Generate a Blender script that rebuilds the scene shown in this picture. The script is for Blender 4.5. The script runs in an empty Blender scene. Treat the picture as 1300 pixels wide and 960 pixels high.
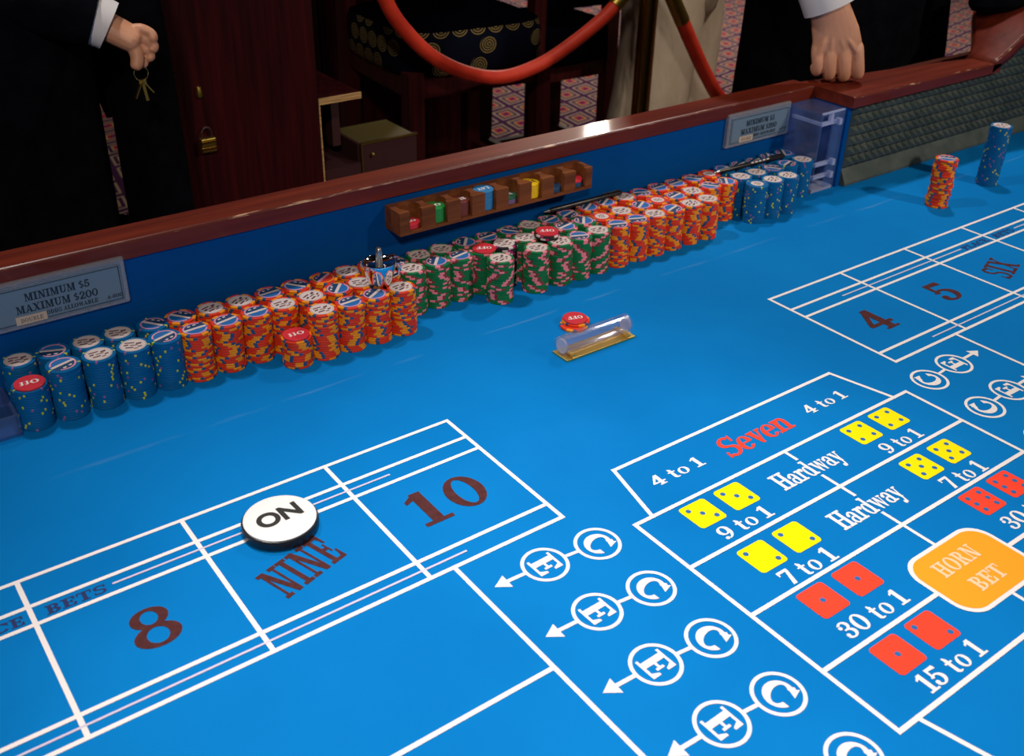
import bpy, bmesh, math, random
from mathutils import Vector, Matrix
random.seed(7)
SC = bpy.context.scene
COL = SC.collection
PI = math.pi

# ------------------------------------------------------------------ camera
cam_data = bpy.data.cameras.new('camera')
cam = bpy.data.objects.new('camera', cam_data)
COL.objects.link(cam)
_r, _u, _f = (0.8056, -0.5921, 0.0202), (0.2759, 0.4052, 0.8716), (0.5243, 0.6966, -0.4898)
cam.matrix_world = Matrix(((_r[0], _u[0], -_f[0], -0.8451), (_r[1], _u[1], -_f[1], -1.2075),
                           (_r[2], _u[2], -_f[2], 0.69), (0, 0, 0, 1)))
cam_data.sensor_width = 36.0
cam_data.lens = 36.0 * 1327.6 / 1300.0
cam_data.shift_y = -45.0 / 1300.0
cam_data.clip_start = 0.02
cam_data.dof.use_dof = True
cam_data.dof.focus_distance = 1.3
cam_data.dof.aperture_fstop = 9.0
SC.camera = cam

# ------------------------------------------------------------------ world, lights, exposure
SC.view_settings.view_transform = 'Standard'
SC.view_settings.look = 'None'
SC.view_settings.gamma = 1.0
SC.view_settings.exposure = 0.5
SC.view_settings.use_curve_mapping = False
W = bpy.data.worlds.new('dim_room')
SC.world = W
W.use_nodes = True
W.node_tree.nodes['Background'].inputs[0].default_value = (1.0, 0.75, 0.6, 1)
W.node_tree.nodes['Background'].inputs[1].default_value = 0.035


def light(name, kind, loc, target, power, color, size=0.1, spot=60, blend=0.6):
    d = bpy.data.lights.new(name, kind)
    d.energy = power
    d.color = color
    if kind == 'AREA':
        d.shape = 'DISK'
        d.size = size
    else:
        d.shadow_soft_size = size
    if kind == 'SPOT':
        d.spot_size = math.radians(spot)
        d.spot_blend = blend
    o = bpy.data.objects.new(name, d)
    COL.objects.link(o)
    o.location = loc
    o.rotation_euler = (Vector(target) - Vector(loc)).to_track_quat('-Z', 'Y').to_euler()
    return o


light('table_spot_lamp', 'SPOT', (-0.40, -0.55, 1.65), (-0.36, -0.74, 0), 66, (1.0, 0.96, 0.93), 0.10, 50, 1.0)
light('left_overhead_lamp', 'SPOT', (-0.55, 0.45, 1.8), (-0.15, -0.5, 0), 35, (1.0, 0.95, 0.92), 0.06, 90, 0.8)
light('right_overhead_lamp', 'SPOT', (1.45, 0.40, 1.8), (0.80, -0.5, 0), 44, (1.0, 0.95, 0.92), 0.06, 90, 0.8)
light('front_ceiling_lamp', 'SPOT', (1.76, -2.6, 2.0), (0.75, -0.1, 0.0), 140, (1.0, 0.86, 0.74), 0.09, 40, 1.0)
light('front_left_ceiling_lamp', 'SPOT', (-1.5, -2.2, 1.9), (-0.5, -0.05, 0.05), 88, (1.0, 0.88, 0.78), 0.09, 60, 0.8)
light('pit_ceiling_lamp', 'SPOT', (3.5, 3.7, 1.75), (3.0, 2.6, -0.72), 110, (1.0, 0.87, 0.72), 0.06, 150, 0.6)
light('carpet_fill_light', 'SPOT', (4.4, 2.6, 2.0), (4.3, 2.9, -0.72), 75, (1.0, 0.87, 0.74), 0.10, 120, 0.8)  # added fill to brighten the far carpet, not a known fixture
light('rope_fill_light', 'SPOT', (0.72, 0.25, 1.95), (0.70, 0.80, 0.05), 24, (1.0, 0.87, 0.72), 0.10, 36, 0.9)  # added fill spot that lifts the red rope
light('khaki_fill_light', 'SPOT', (1.45, 0.15, 1.9), (1.48, 1.1, 0.0), 80, (1.0, 0.87, 0.72), 0.10, 34, 0.8)  # made-up fill spot, aimed to light the khaki trousers


# ------------------------------------------------------------------ materials
def mat(name, color, rough=0.5, metal=0.0, spec=0.5, **kw):
    m = bpy.data.materials.new(name)
    m.use_nodes = True
    b = m.node_tree.nodes['Principled BSDF']
    b.inputs['Base Color'].default_value = (*color, 1)
    b.inputs['Roughness'].default_value = rough
    b.inputs['Metallic'].default_value = metal
    b.inputs['Specular IOR Level'].default_value = spec
    for k, v in kw.items():
        b.inputs[k.replace('_', ' ')].default_value = v
    return m


def nodes(m):
    nt = m.node_tree
    return nt, nt.nodes, nt.links, nt.nodes['Principled BSDF']


def add_noise_color(m, c1, c2, scale=20, stretch=(1, 1, 1), detail=4, lo=0.35, hi=0.65, bump=0.0, rot=(0, 0, 0), dist=0.002):
    nt, N, L, b = nodes(m)
    tc = N.new('ShaderNodeTexCoord')
    mp = N.new('ShaderNodeMapping')
    mp.inputs['Scale'].default_value = stretch
    mp.inputs['Rotation'].default_value = rot
    nz = N.new('ShaderNodeTexNoise')
    nz.inputs['Scale'].default_value = scale
    nz.inputs['Detail'].default_value = detail
    cr = N.new('ShaderNodeValToRGB')
    cr.color_ramp.elements[0].position = lo
    cr.color_ramp.elements[0].color = (*c1, 1)
    cr.color_ramp.elements[1].position = hi
    cr.color_ramp.elements[1].color = (*c2, 1)
    L.new(tc.outputs['Object'], mp.inputs[0])
    L.new(mp.outputs[0], nz.inputs['Vector'])
    L.new(nz.outputs[0], cr.inputs[0])
    L.new(cr.outputs[0], b.inputs['Base Color'])
    if bump:
        bp = N.new('ShaderNodeBump')
        bp.inputs['Strength'].default_value = bump
        bp.inputs['Distance'].default_value = dist
        L.new(nz.outputs[0], bp.inputs['Height'])
        L.new(bp.outputs[0], b.inputs['Normal'])
    return m


def felt_material():
    m = mat('blue_felt', (0.004, 0.17, 0.56), 0.85, spec=0.05)
    nt, N, L, b = nodes(m)
    tc = N.new('ShaderNodeTexCoord')
    n1 = N.new('ShaderNodeTexNoise')
    n1.inputs['Scale'].default_value = 3.5
    n1.inputs['Detail'].default_value = 5
    cr = N.new('ShaderNodeValToRGB')
    cr.color_ramp.elements[0].position = 0.3
    cr.color_ramp.elements[0].color = (0.001, 0.160, 0.470, 1)
    cr.color_ramp.elements[1].position = 0.7
    cr.color_ramp.elements[1].color = (0.002, 0.198, 0.560, 1)
    L.new(tc.outputs['Object'], n1.inputs['Vector'])
    L.new(n1.outputs[0], cr.inputs[0])
    # the worn pale streak that runs along the table in front of the chips
    sp = N.new('ShaderNodeSeparateXYZ')
    L.new(tc.outputs['Object'], sp.inputs[0])
    mpn = N.new('ShaderNodeMapping')
    mpn.inputs['Scale'].default_value = (2.2, 8, 1)
    n2 = N.new('ShaderNodeTexNoise')
    n2.inputs['Scale'].default_value = 4
    L.new(tc.outputs['Object'], mpn.inputs[0])
    L.new(mpn.outputs[0], n2.inputs['Vector'])

    def math_node(op, a, bb=None, c=None):
        x = N.new('ShaderNodeMath')
        x.operation = op
        for i, v in enumerate((a, bb, c)):
            if v is None:
                continue
            if isinstance(v, (int, float)):
                x.inputs[i].default_value = v
            else:
                L.new(v, x.inputs[i])
        return x.outputs[0]
    wob = math_node('MULTIPLY_ADD', n2.outputs[0], 0.012, 0.180)
    dy = math_node('ABSOLUTE', math_node('ADD', sp.outputs['Y'], wob))
    band = math_node('SUBTRACT', 1.0, math_node('DIVIDE', dy, 0.004))
    band = math_node('MAXIMUM', band, 0.0)
    patch = math_node('MAXIMUM', math_node('MULTIPLY_ADD', n2.outputs[0], 3.0, -1.35), 0.0)
    amt = math_node('MULTIPLY', math_node('MULTIPLY', band, patch), 0.22)
    mx = N.new('ShaderNodeMix')
    mx.data_type = 'RGBA'
    L.new(amt, mx.inputs['Factor'])
    L.new(cr.outputs[0], mx.inputs['A'])
    mx.inputs['B'].default_value = (0.30, 0.45, 0.68, 1)
    L.new(mx.outputs['Result'], b.inputs['Base Color'])
    n3 = N.new('ShaderNodeTexNoise')
    n3.inputs['Scale'].default_value = 900
    bp = N.new('ShaderNodeBump')
    bp.inputs['Strength'].default_value = 0.25
    bp.inputs['Distance'].default_value = 0.0006
    L.new(tc.outputs['Object'], n3.inputs['Vector'])
    L.new(n3.outputs[0], bp.inputs['Height'])
    L.new(bp.outputs[0], b.inputs['Normal'])
    return m


def carpet_material():
    m = mat('patterned_carpet', (0.4, 0.25, 0.25), 0.95, spec=0.05)
    nt, N, L, b = nodes(m)

    def mn(op, a, bb=None):
        x = N.new('ShaderNodeMath')
        x.operation = op
        for i, v in enumerate((a, bb)):
            if v is None:
                continue
            if isinstance(v, (int, float)):
                x.inputs[i].default_value = v
            else:
                L.new(v, x.inputs[i])
        return x.outputs[0]
    tc = N.new('ShaderNodeTexCoord')
    mp = N.new('ShaderNodeMapping')
    mp.vector_type = 'TEXTURE'
    mp.inputs['Rotation'].default_value = (0, 0, math.radians(-43))
    mp.inputs['Scale'].default_value = (0.165, 0.24, 1)
    L.new(tc.outputs['Object'], mp.inputs[0])
    sp = N.new('ShaderNodeSeparateXYZ')
    L.new(mp.outputs[0], sp.inputs[0])
    u, v = sp.outputs[0], sp.outputs[1]

    def cell(off):
        du = mn('ABSOLUTE', mn('SUBTRACT', mn('FRACT', mn('ADD', u, off)), 0.5))
        dv = mn('ABSOLUTE', mn('SUBTRACT', mn('FRACT', mn('ADD', v, off)), 0.5))
        return mn('ADD', du, dv)
    d = mn('MINIMUM', cell(0.0), cell(0.5))
    cr = N.new('ShaderNodeValToRGB')
    cr.color_ramp.interpolation = 'CONSTANT'
    E_ = cr.color_ramp.elements
    E_[0].position = 0.0
    E_[0].color = (0.03, 0.04, 0.20, 1)
    E_[1].position = 0.08
    E_[1].color = (0.50, 0.03, 0.04, 1)
    for p, c in ((0.17, (0.50, 0.38, 0.20)), (0.23, (0.060, 0.018, 0.085)), (0.33, (0.48, 0.36, 0.26)), (0.40, (0.075, 0.022, 0.085))):
        e = E_.new(p)
        e.color = (*c, 1)
    L.new(d, cr.inputs[0])
    L.new(cr.outputs[0], b.inputs['Base Color'])
    return m


def wood(name, c1, c2, rough, coat=0.0, axis='x', scale=6.0, bump=0.05):
    m = mat(name, c1, rough)
    st = {'x': (0.6, 9, 9), 'z': (9, 9, 0.5), 'y': (9, 0.6, 9)}[axis]
    add_noise_color(m, c1, c2, scale, st, 6, 0.3, 0.7, bump)
    b = m.node_tree.nodes['Principled BSDF']
    b.inputs['Coat Weight'].default_value = coat
    b.inputs['Coat Roughness'].default_value = 0.07
    b.inputs['Specular IOR Level'].default_value = 0.12
    return m


def clear_material(name, tint, gloss=0.10, haze=0.0, hazecol=(0.6, 0.7, 0.85)):
    m = bpy.data.materials.new(name)
    m.use_nodes = True
    nt = m.node_tree
    N, L = nt.nodes, nt.links
    N.remove(N['Principled BSDF'])
    out = N['Material Output']
    tr = N.new('ShaderNodeBsdfTransparent')
    tr.inputs[0].default_value = (*tint, 1)
    gl = N.new('ShaderNodeBsdfGlossy')
    gl.inputs['Roughness'].default_value = 0.06
    lw = N.new('ShaderNodeLayerWeight')
    lw.inputs[0].default_value = 0.5
    pw = N.new('ShaderNodeMath')
    pw.operation = 'POWER'
    pw.inputs[1].default_value = 3.0
    L.new(lw.outputs['Facing'], pw.inputs[0])
    fr = N.new('ShaderNodeMath')
    fr.operation = 'MULTIPLY_ADD'
    fr.inputs[1].default_value = 0.55
    fr.inputs[2].default_value = 0.045
    L.new(pw.outputs[0], fr.inputs[0])
    mx = N.new('ShaderNodeMixShader')
    L.new(fr.outputs[0], mx.inputs[0])
    L.new(tr.outputs[0], mx.inputs[1])
    L.new(gl.outputs[0], mx.inputs[2])
    last = mx.outputs[0]
    if haze:
        df = N.new('ShaderNodeBsdfDiffuse')
        df.inputs[0].default_value = (*hazecol, 1)
        m2 = N.new('ShaderNodeMixShader')
        m2.inputs[0].default_value = haze
        L.new(last, m2.inputs[1])
        L.new(df.outputs[0], m2.inputs[2])
        last = m2.outputs[0]
    L.new(last, out.inputs[0])
    return m


def spiral_fabric():
    m = mat('spiral_fabric', (0.012, 0.016, 0.035), 0.8, spec=0.05)
    nt, N, L, b = nodes(m)

    def mn(op, *a):
        x = N.new('ShaderNodeMath')
        x.operation = op
        for i, v in enumerate(a):
            if isinstance(v, (int, float)):
                x.inputs[i].default_value = v
            else:
                L.new(v, x.inputs[i])
        return x.outputs[0]
    tc = N.new('ShaderNodeTexCoord')
    sp = N.new('ShaderNodeSeparateXYZ')
    L.new(tc.outputs['UV'], sp.inputs[0])
    u = sp.outputs[0]
    v = sp.outputs[1]
    row = mn('FLOOR', v)
    uu = mn('ADD', u, mn('MULTIPLY', row, 0.5))
    du = mn('SUBTRACT', mn('FRACT', uu), 0.5)
    dv = mn('SUBTRACT', mn('FRACT', v), 0.5)
    r = mn('SQRT', mn('ADD', mn('MULTIPLY', du, du), mn('MULTIPLY', dv, dv)))
    ang = mn('ARCTAN2', dv, du)
    s = mn('FRACT', mn('ADD', mn('MULTIPLY', r, 8.0), mn('DIVIDE', ang, 2 * PI)))
    line = mn('LESS_THAN', s, 0.30)
    cell = N.new('ShaderNodeCombineXYZ')
    L.new(mn('FLOOR', uu), cell.inputs[0])
    L.new(row, cell.inputs[1])
    wn = N.new('ShaderNodeTexWhiteNoise')
    wn.noise_dimensions = '2D'
    L.new(cell.outputs[0], wn.inputs[0])
    inside = mn('MULTIPLY', mn('LESS_THAN', r, 0.46), mn('GREATER_THAN', wn.outputs[0], 0.38))
    mx = N.new('ShaderNodeMix')
    mx.data_type = 'RGBA'
    L.new(mn('MULTIPLY', line, inside), mx.inputs['Factor'])
    mx.inputs['A'].default_value = (0.0025, 0.004, 0.011, 1)
    mx.inputs['B'].default_value = (0.34, 0.25, 0.08, 1)
    L.new(mx.outputs['Result'], b.inputs['Base Color'])
    return m


def worn_edge():
    m = mat('worn_rail_edge', (0.2, 0.06, 0.02), 0.35)
    add_noise_color(m, (0.10, 0.014, 0.007), (0.60, 0.36, 0.22), 95, (0.35, 2, 2), 10, 0.56, 0.74)
    return m


M = dict(
    felt=felt_material(),
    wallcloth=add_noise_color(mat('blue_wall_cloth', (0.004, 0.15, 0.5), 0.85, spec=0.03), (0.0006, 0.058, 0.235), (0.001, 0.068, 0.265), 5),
    white=mat('felt_white_print', (0.86, 0.80, 0.78), 0.8, spec=0.1),
    pink=mat('felt_pale_print', (0.62, 0.58, 0.72), 0.8, spec=0.1),
    maroon=add_noise_color(mat('felt_maroon_print', (0.06, 0.012, 0.015), 0.85, spec=0.1), (0.070, 0.020, 0.021), (0.092, 0.028, 0.028), 120),
    dimprint=mat('felt_faded_print', (0.030, 0.040, 0.13), 0.85, spec=0.05),
    yellowp=mat('felt_yellow_print', (0.95, 0.80, 0.0), 0.8, spec=0.1),
    redp=mat('felt_red_print', (0.95, 0.062, 0.028), 0.8, spec=0.1),
    orangep=mat('felt_orange_print', (0.95, 0.36, 0.02), 0.8, spec=0.1),
    peach=mat('felt_peach_print', (0.92, 0.62, 0.38), 0.8, spec=0.1),
    pip=mat('felt_pip_blue', (0.03, 0.14, 0.36), 0.8, spec=0.1),
    rail=wood('mahogany_rail', (0.085, 0.010, 0.005), (0.165, 0.022, 0.009), 0.5, 0.22, 'x', 6.0, 0.16),
    railedge=worn_edge(),
    rubber=add_noise_color(mat('dark_green_rubber', (0.02, 0.03, 0.026), 0.45, spec=0.5), (0.045, 0.064, 0.054), (0.080, 0.100, 0.084), 30),
    cabinet=wood('dark_wine_wood', (0.014, 0.001, 0.002), (0.046, 0.0035, 0.005), 0.5, 0.0, 'z', 9.0),
    chairwood=wood('dark_red_chair_wood', (0.024, 0.003, 0.004), (0.052, 0.008, 0.008), 0.45, 0.05, 'z'),
    plyedge=add_noise_color(mat('plywood_edge', (0.5, 0.3, 0.12), 0.6), (0.26, 0.14, 0.05), (0.66, 0.42, 0.17), 40, (0.3, 2, 14)),
    tan=mat('tan_laminate', (0.085, 0.066, 0.018), 0.5),
    darkred=mat('dark_red_panel', (0.03, 0.004, 0.005), 0.6),
    rackwood=wood('walnut_rack_wood', (0.11, 0.030, 0.009), (0.22, 0.070, 0.020), 0.5, 0.1, 'x', 10),
    blackcloth=add_noise_color(mat('black_cloth', (0.002, 0.002, 0.004), 0.9, spec=0.04), (0.0016, 0.0016, 0.0032), (0.0036, 0.0034, 0.0056), 30),
    whitecloth=mat('white_cotton', (0.72, 0.69, 0.68), 0.85, spec=0.1),
    khaki=add_noise_color(mat('khaki_cloth', (0.3, 0.24, 0.18), 0.9, spec=0.05), (0.42, 0.345, 0.26), (0.54, 0.45, 0.345), 7, (1, 1, 0.35), bump=0.8, dist=0.03),
    skin=add_noise_color(mat('skin', (0.5, 0.25, 0.15), 0.5, Subsurface_Weight=0.08, Subsurface_Scale=0.01), (0.58, 0.27, 0.15), (0.68, 0.33, 0.19), 22),
    hair=mat('dark_hair', (0.01, 0.007, 0.005), 0.6),
    brass=mat('brass', (0.62, 0.40, 0.10), 0.22, 1.0),
    dullbrass=mat('dull_brass', (0.40, 0.28, 0.06), 0.4, 1.0),
    goldplate=mat('gold_plate', (0.86, 0.60, 0.16), 0.38, 1.0),
    chrome=mat('chrome', (0.82, 0.82, 0.84), 0.06, 1.0),
    steel=mat('grey_steel', (0.45, 0.43, 0.40), 0.35, 1.0),
    rope=add_noise_color(mat('red_rope_leather', (0.5, 0.03, 0.012), 0.55, spec=0.3), (0.46, 0.024, 0.010), (0.60, 0.040, 0.016), 18),
    spiral=spiral_fabric(),
    seatcloth=mat('dark_blue_seat_cloth', (0.0012, 0.0014, 0.0035), 0.9, spec=0.0),
    carpet=carpet_material(),
    blackplastic=mat('black_plastic', (0.010, 0.010, 0.011), 0.3),
    whiteplastic=mat('white_plastic', (0.85, 0.83, 0.82), 0.35),
    inkblack=mat('black_ink', (0.012, 0.012, 0.010), 0.5),
    signface=mat('grey_sign_card', (0.13, 0.20, 0.27), 0.5),
    signborder=mat('sign_inner_line', (0.02, 0.035, 0.05), 0.5),
    signtext=mat('sign_dark_text', (0.006, 0.015, 0.03), 0.5),
    signedge=clear_material('sign_clear_edge', (0.80, 0.86, 0.92), haze=0.30, hazecol=(0.55, 0.60, 0.68)),
    tape=mat('cream_tape', (0.52, 0.42, 0.32), 0.6),
    tapetext=mat('faded_tape_text', (0.20, 0.15, 0.12), 0.6),
    acrylic=clear_material('clear_acrylic', (0.86, 0.90, 0.97), haze=0.05, hazecol=(0.45, 0.56, 0.95)),
    frosted=clear_material('frosted_acrylic_edge', (0.8, 0.85, 0.95), haze=0.42, hazecol=(0.62, 0.68, 0.92)),
    glass=clear_material('clear_tube_acrylic', (0.94, 0.93, 0.96), haze=0.035, hazecol=(0.75, 0.72, 0.80)),
    plug=clear_material('tube_end_plug', (0.88, 0.88, 0.92), haze=0.35, hazecol=(0.80, 0.76, 0.78)),
    red=mat('red_button_plastic', (0.62, 0.028, 0.045), 0.35),
    green=mat('green_button_plastic', (0.015, 0.25, 0.05), 0.4),
    darkgreen=mat('dark_green_button_plastic', (0.012, 0.12, 0.06), 0.4),
    purple=mat('purple_button_plastic', (0.16, 0.11, 0.24), 0.4),
    yellow=mat('yellow_button_plastic', (0.80, 0.50, 0.0), 0.4),
    brown=mat('brown_button_plastic', (0.16, 0.035, 0.025), 0.4),
    lblue=mat('light_blue_button_plastic', (0.03, 0.21, 0.46), 0.4),
    navy=mat('navy_button_plastic', (0.015, 0.06, 0.14), 0.4),
    lettering=mat('white_lettering', (0.85, 0.78, 0.76), 0.5),
    # chips
    c_orange=mat('chip_red_orange', (0.72, 0.040, 0.010), 0.45, spec=0.3),
    c_yellow=mat('chip_amber', (0.86, 0.29, 0.006), 0.45, spec=0.3),
    c_navy=mat('chip_spot_blue', (0.016, 0.075, 0.20), 0.45),
    c_blue=mat('chip_blue', (0.0006, 0.118, 0.320), 0.5, spec=0.15),
    c_yspot=mat('chip_spot_yellow', (0.52, 0.55, 0.01), 0.45),
    c_pspot=mat('chip_spot_pink', (0.28, 0.10, 0.30), 0.45),
    c_green=mat('chip_green', (0.003, 0.17, 0.050), 0.45, spec=0.3),
    c_pink=mat('chip_pink', (0.90, 0.25, 0.30), 0.45, spec=0.3),
    c_mar=mat('chip_maroon', (0.24, 0.045, 0.035), 0.45, spec=0.3),
    c_black=mat('chip_black', (0.010, 0.010, 0.014), 0.45),
    c_white=mat('chip_white', (0.72, 0.64, 0.60), 0.45),
    c_mag=mat('chip_magenta', (0.42, 0.02, 0.16), 0.45),
    i_white=mat('inlay_white', (0.68, 0.57, 0.54), 0.5),
    i_ink=mat('inlay_ink', (0.10, 0.035, 0.04), 0.5),
    i_grey=mat('inlay_grey', (0.42, 0.36, 0.38), 0.5),
    i_blue=mat('inlay_blue', (0.012, 0.14, 0.42), 0.5),
    i_dark=mat('inlay_navy', (0.008, 0.045, 0.13), 0.5),
    i_pink=mat('inlay_pink', (0.72, 0.30, 0.45), 0.5),
    body=wood('table_body_wood', (0.05, 0.012, 0.008), (0.09, 0.02, 0.012), 0.5),
    ceilingp=mat('dark_ceiling_paint', (0.05, 0.04, 0.035), 0.9),
)


# ------------------------------------------------------------------ mesh helpers
class MB:
    def __init__(self):
        self.v, self.f, self.m, self.uv = [], [], [], None

    def add(self, vs, fs, mi=0):
        o = len(self.v)
        self.v += [tuple(p) for p in vs]
        for f in fs:
            self.f.append(tuple(i + o for i in f))
            self.m.append(mi)
        return self

    def box(self, x0, x1, y0, y1, z0, z1, mi=0):
        vs = [(x, y, z) for z in (z0, z1) for y in (y0, y1) for x in (x0, x1)]
        return self.add(vs, [(0, 2, 3, 1), (4, 5, 7, 6), (0, 1, 5, 4), (2, 6, 7, 3), (0, 4, 6, 2), (1, 3, 7, 5)], mi)

    def prism(self, poly, z0, z1, mi=0):
        n = len(poly)
        vs = [(x, y, z0) for x, y in poly] + [(x, y, z1) for x, y in poly]
        fs = [tuple(range(n - 1, -1, -1)), tuple(range(n, 2 * n))]
        fs += [(i, (i + 1) % n, n + (i + 1) % n, n + i) for i in range(n)]
        return self.add(vs, fs, mi)

    def bar(self, a, b, w, h=None, mi=0):
        a, b = Vector(a), Vector(b)
        h = h or w
        d = (b - a).normalized()
        up = Vector((0, 0, 1)) if abs(d.z) < 0.95 else Vector((0, 1, 0))
        s = d.cross(up).normalized()
        t = s.cross(d)
        vs = []
        for p in (a, b):
            for i, j in ((-1, -1), (1, -1), (1, 1), (-1, 1)):
                vs.append(p + s * (i * w / 2) + t * (j * h / 2))
        return self.add(vs, [(3, 2, 1, 0), (4, 5, 6, 7), (0, 1, 5, 4), (1, 2, 6, 5), (2, 3, 7, 6), (3, 0, 4, 7)], mi)

    def tube(self, pts, r, n=12, mi=0, caps=True):
        pts = [Vector(p) for p in pts]
        rs = r if isinstance(r, (list, tuple)) else [r] * len(pts)
        vs, fs = [], []
        ref = Vector((0.13, 0.31, 0.94)).normalized()
        for i, p in enumerate(pts):
            d = (pts[min(i + 1, len(pts) - 1)] - pts[max(i - 1, 0)]).normalized()
            s = d.cross(ref)
            if s.length < 0.05:
                s = d.cross(Vector((1, 0, 0)))
            s.normalize()
            t = s.cross(d)
            for k in range(n):
                a = 2 * PI * k / n
                vs.append(p + (s * math.cos(a) + t * math.sin(a)) * rs[i])
        for i in range(len(pts) - 1):
            for k in range(n):
                fs.append((i * n + k, i * n + (k + 1) % n, (i + 1) * n + (k + 1) % n, (i + 1) * n + k))
        if caps:
            fs.append(tuple(range(n - 1, -1, -1)))
            fs.append(tuple((len(pts) - 1) * n + k for k in range(n)))
        return self.add(vs, fs, mi)

    def lathe(self, prof, n=32, c=(0, 0, 0), mi=0, axis='z', closed=False):
        vs, fs = [], []
        for r, z in prof:
            for k in range(n):
                a = 2 * PI * k / n
                x, y = r * math.cos(a), r * math.sin(a)
                p = (x, y, z) if axis == 'z' else (z, x, y)
                vs.append((p[0] + c[0], p[1] + c[1], p[2] + c[2]))
        L_ = len(prof)
        for i in range(L_ if closed else L_ - 1):
            j = (i + 1) % L_
            for k in range(n):
                fs.append((i * n + k, i * n + (k + 1) % n, j * n + (k + 1) % n, j * n + k))
        if not closed:
            fs.append(tuple(range(n - 1, -1, -1)))
            fs.append(tuple((L_ - 1) * n + k for k in range(n)))
        return self.add(vs, fs, mi)

    def loft(self, rings, n=20, mi=0, power=1.0):
        # rings: (centre, rx, ry, yaw) horizontal-ish ellipses joined into one skin
        vs, fs = [], []
        for c, rx, ry, yaw in rings:
            for k in range(n):
                a = 2 * PI * k / n
                x, y = rx * math.cos(a), ry * math.sin(a)
                vs.append((c[0] + x * math.cos(yaw) - y * math.sin(yaw), c[1] + x * math.sin(yaw) + y * math.cos(yaw), c[2]))
        for i in range(len(rings) - 1):
            for k in range(n):
                fs.append((i * n + k, i * n + (k + 1) % n, (i + 1) * n + (k + 1) % n, (i + 1) * n + k))
        fs.append(tuple(range(n - 1, -1, -1)))
        fs.append(tuple((len(rings) - 1) * n + k for k in range(n)))
        return self.add(vs, fs, mi)

    def mesh(self, name, mats, smooth=False, angle=40):
        me = bpy.data.meshes.new(name)
        me.from_pydata(self.v, [], self.f)
        for m in (mats if isinstance(mats, (list, tuple)) else [mats]):
            me.materials.append(m)
        me.polygons.foreach_set('material_index', self.m)
        bm = bmesh.new()
        bm.from_mesh(me)
        bmesh.ops.recalc_face_normals(bm, faces=bm.faces)
        bm.to_mesh(me)
        bm.free()
        if smooth:
            me.polygons.foreach_set('use_smooth', [True] * len(me.polygons))
            me.set_sharp_from_angle(angle=math.radians(angle))
        me.update()
        return me

    def build(self, name, mats, parent=None, smooth=False, loc=None, angle=40):
        o = bpy.data.objects.new(name, self.mesh(name, mats, smooth, angle))
        COL.objects.link(o)
        if parent:
            o.parent = parent
        if loc:
            o.location = loc
        return o


def bevel(o, w=0.002, seg=2):
    b = o.modifiers.new('bevel', 'BEVEL')
    b.width = w
    b.segments = seg
    b.limit_method = 'ANGLE'
    return o


def tag(o, label, cat, group=None):
    o['label'] = label
    o['category'] = cat
    if group:
        o['group'] = group
    return o


def thing(name, loc, label, cat, group=None, rz=0.0):
    o = bpy.data.objects.new(name, None)
    COL.objects.link(o)
    o.location = loc
    o.rotation_euler = (0, 0, rz)
    o.empty_display_size = 0.02
    return tag(o, label, cat, group)


# ------------------------------------------------------------------ lettering: slab serif strokes
def Ls(x0, y0, x1, y1, w):
    return ('L', x0, y0, x1, y1, w)


def Hs(x, y, w, t=0.1):
    return ('P', [(x - w / 2, y - t / 2), (x + w / 2, y - t / 2), (x + w / 2, y + t / 2), (x - w / 2, y + t / 2)])


def Vs(x, y0, y1, w):
    return ('P', [(x - w / 2, y0), (x + w / 2, y0), (x + w / 2, y1), (x - w / 2, y1)])


def Ar(cx, cy, rx, ry, a0, a1, wx, wy):
    return ('A', cx, cy, rx, ry, a0, a1, wx, wy)


def Po(*p):
    return ('P', list(p))


def Di(x, y, r):
    return ('A', x, y, r, r, 0, 360, r * 0.999, r * 0.999)


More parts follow.
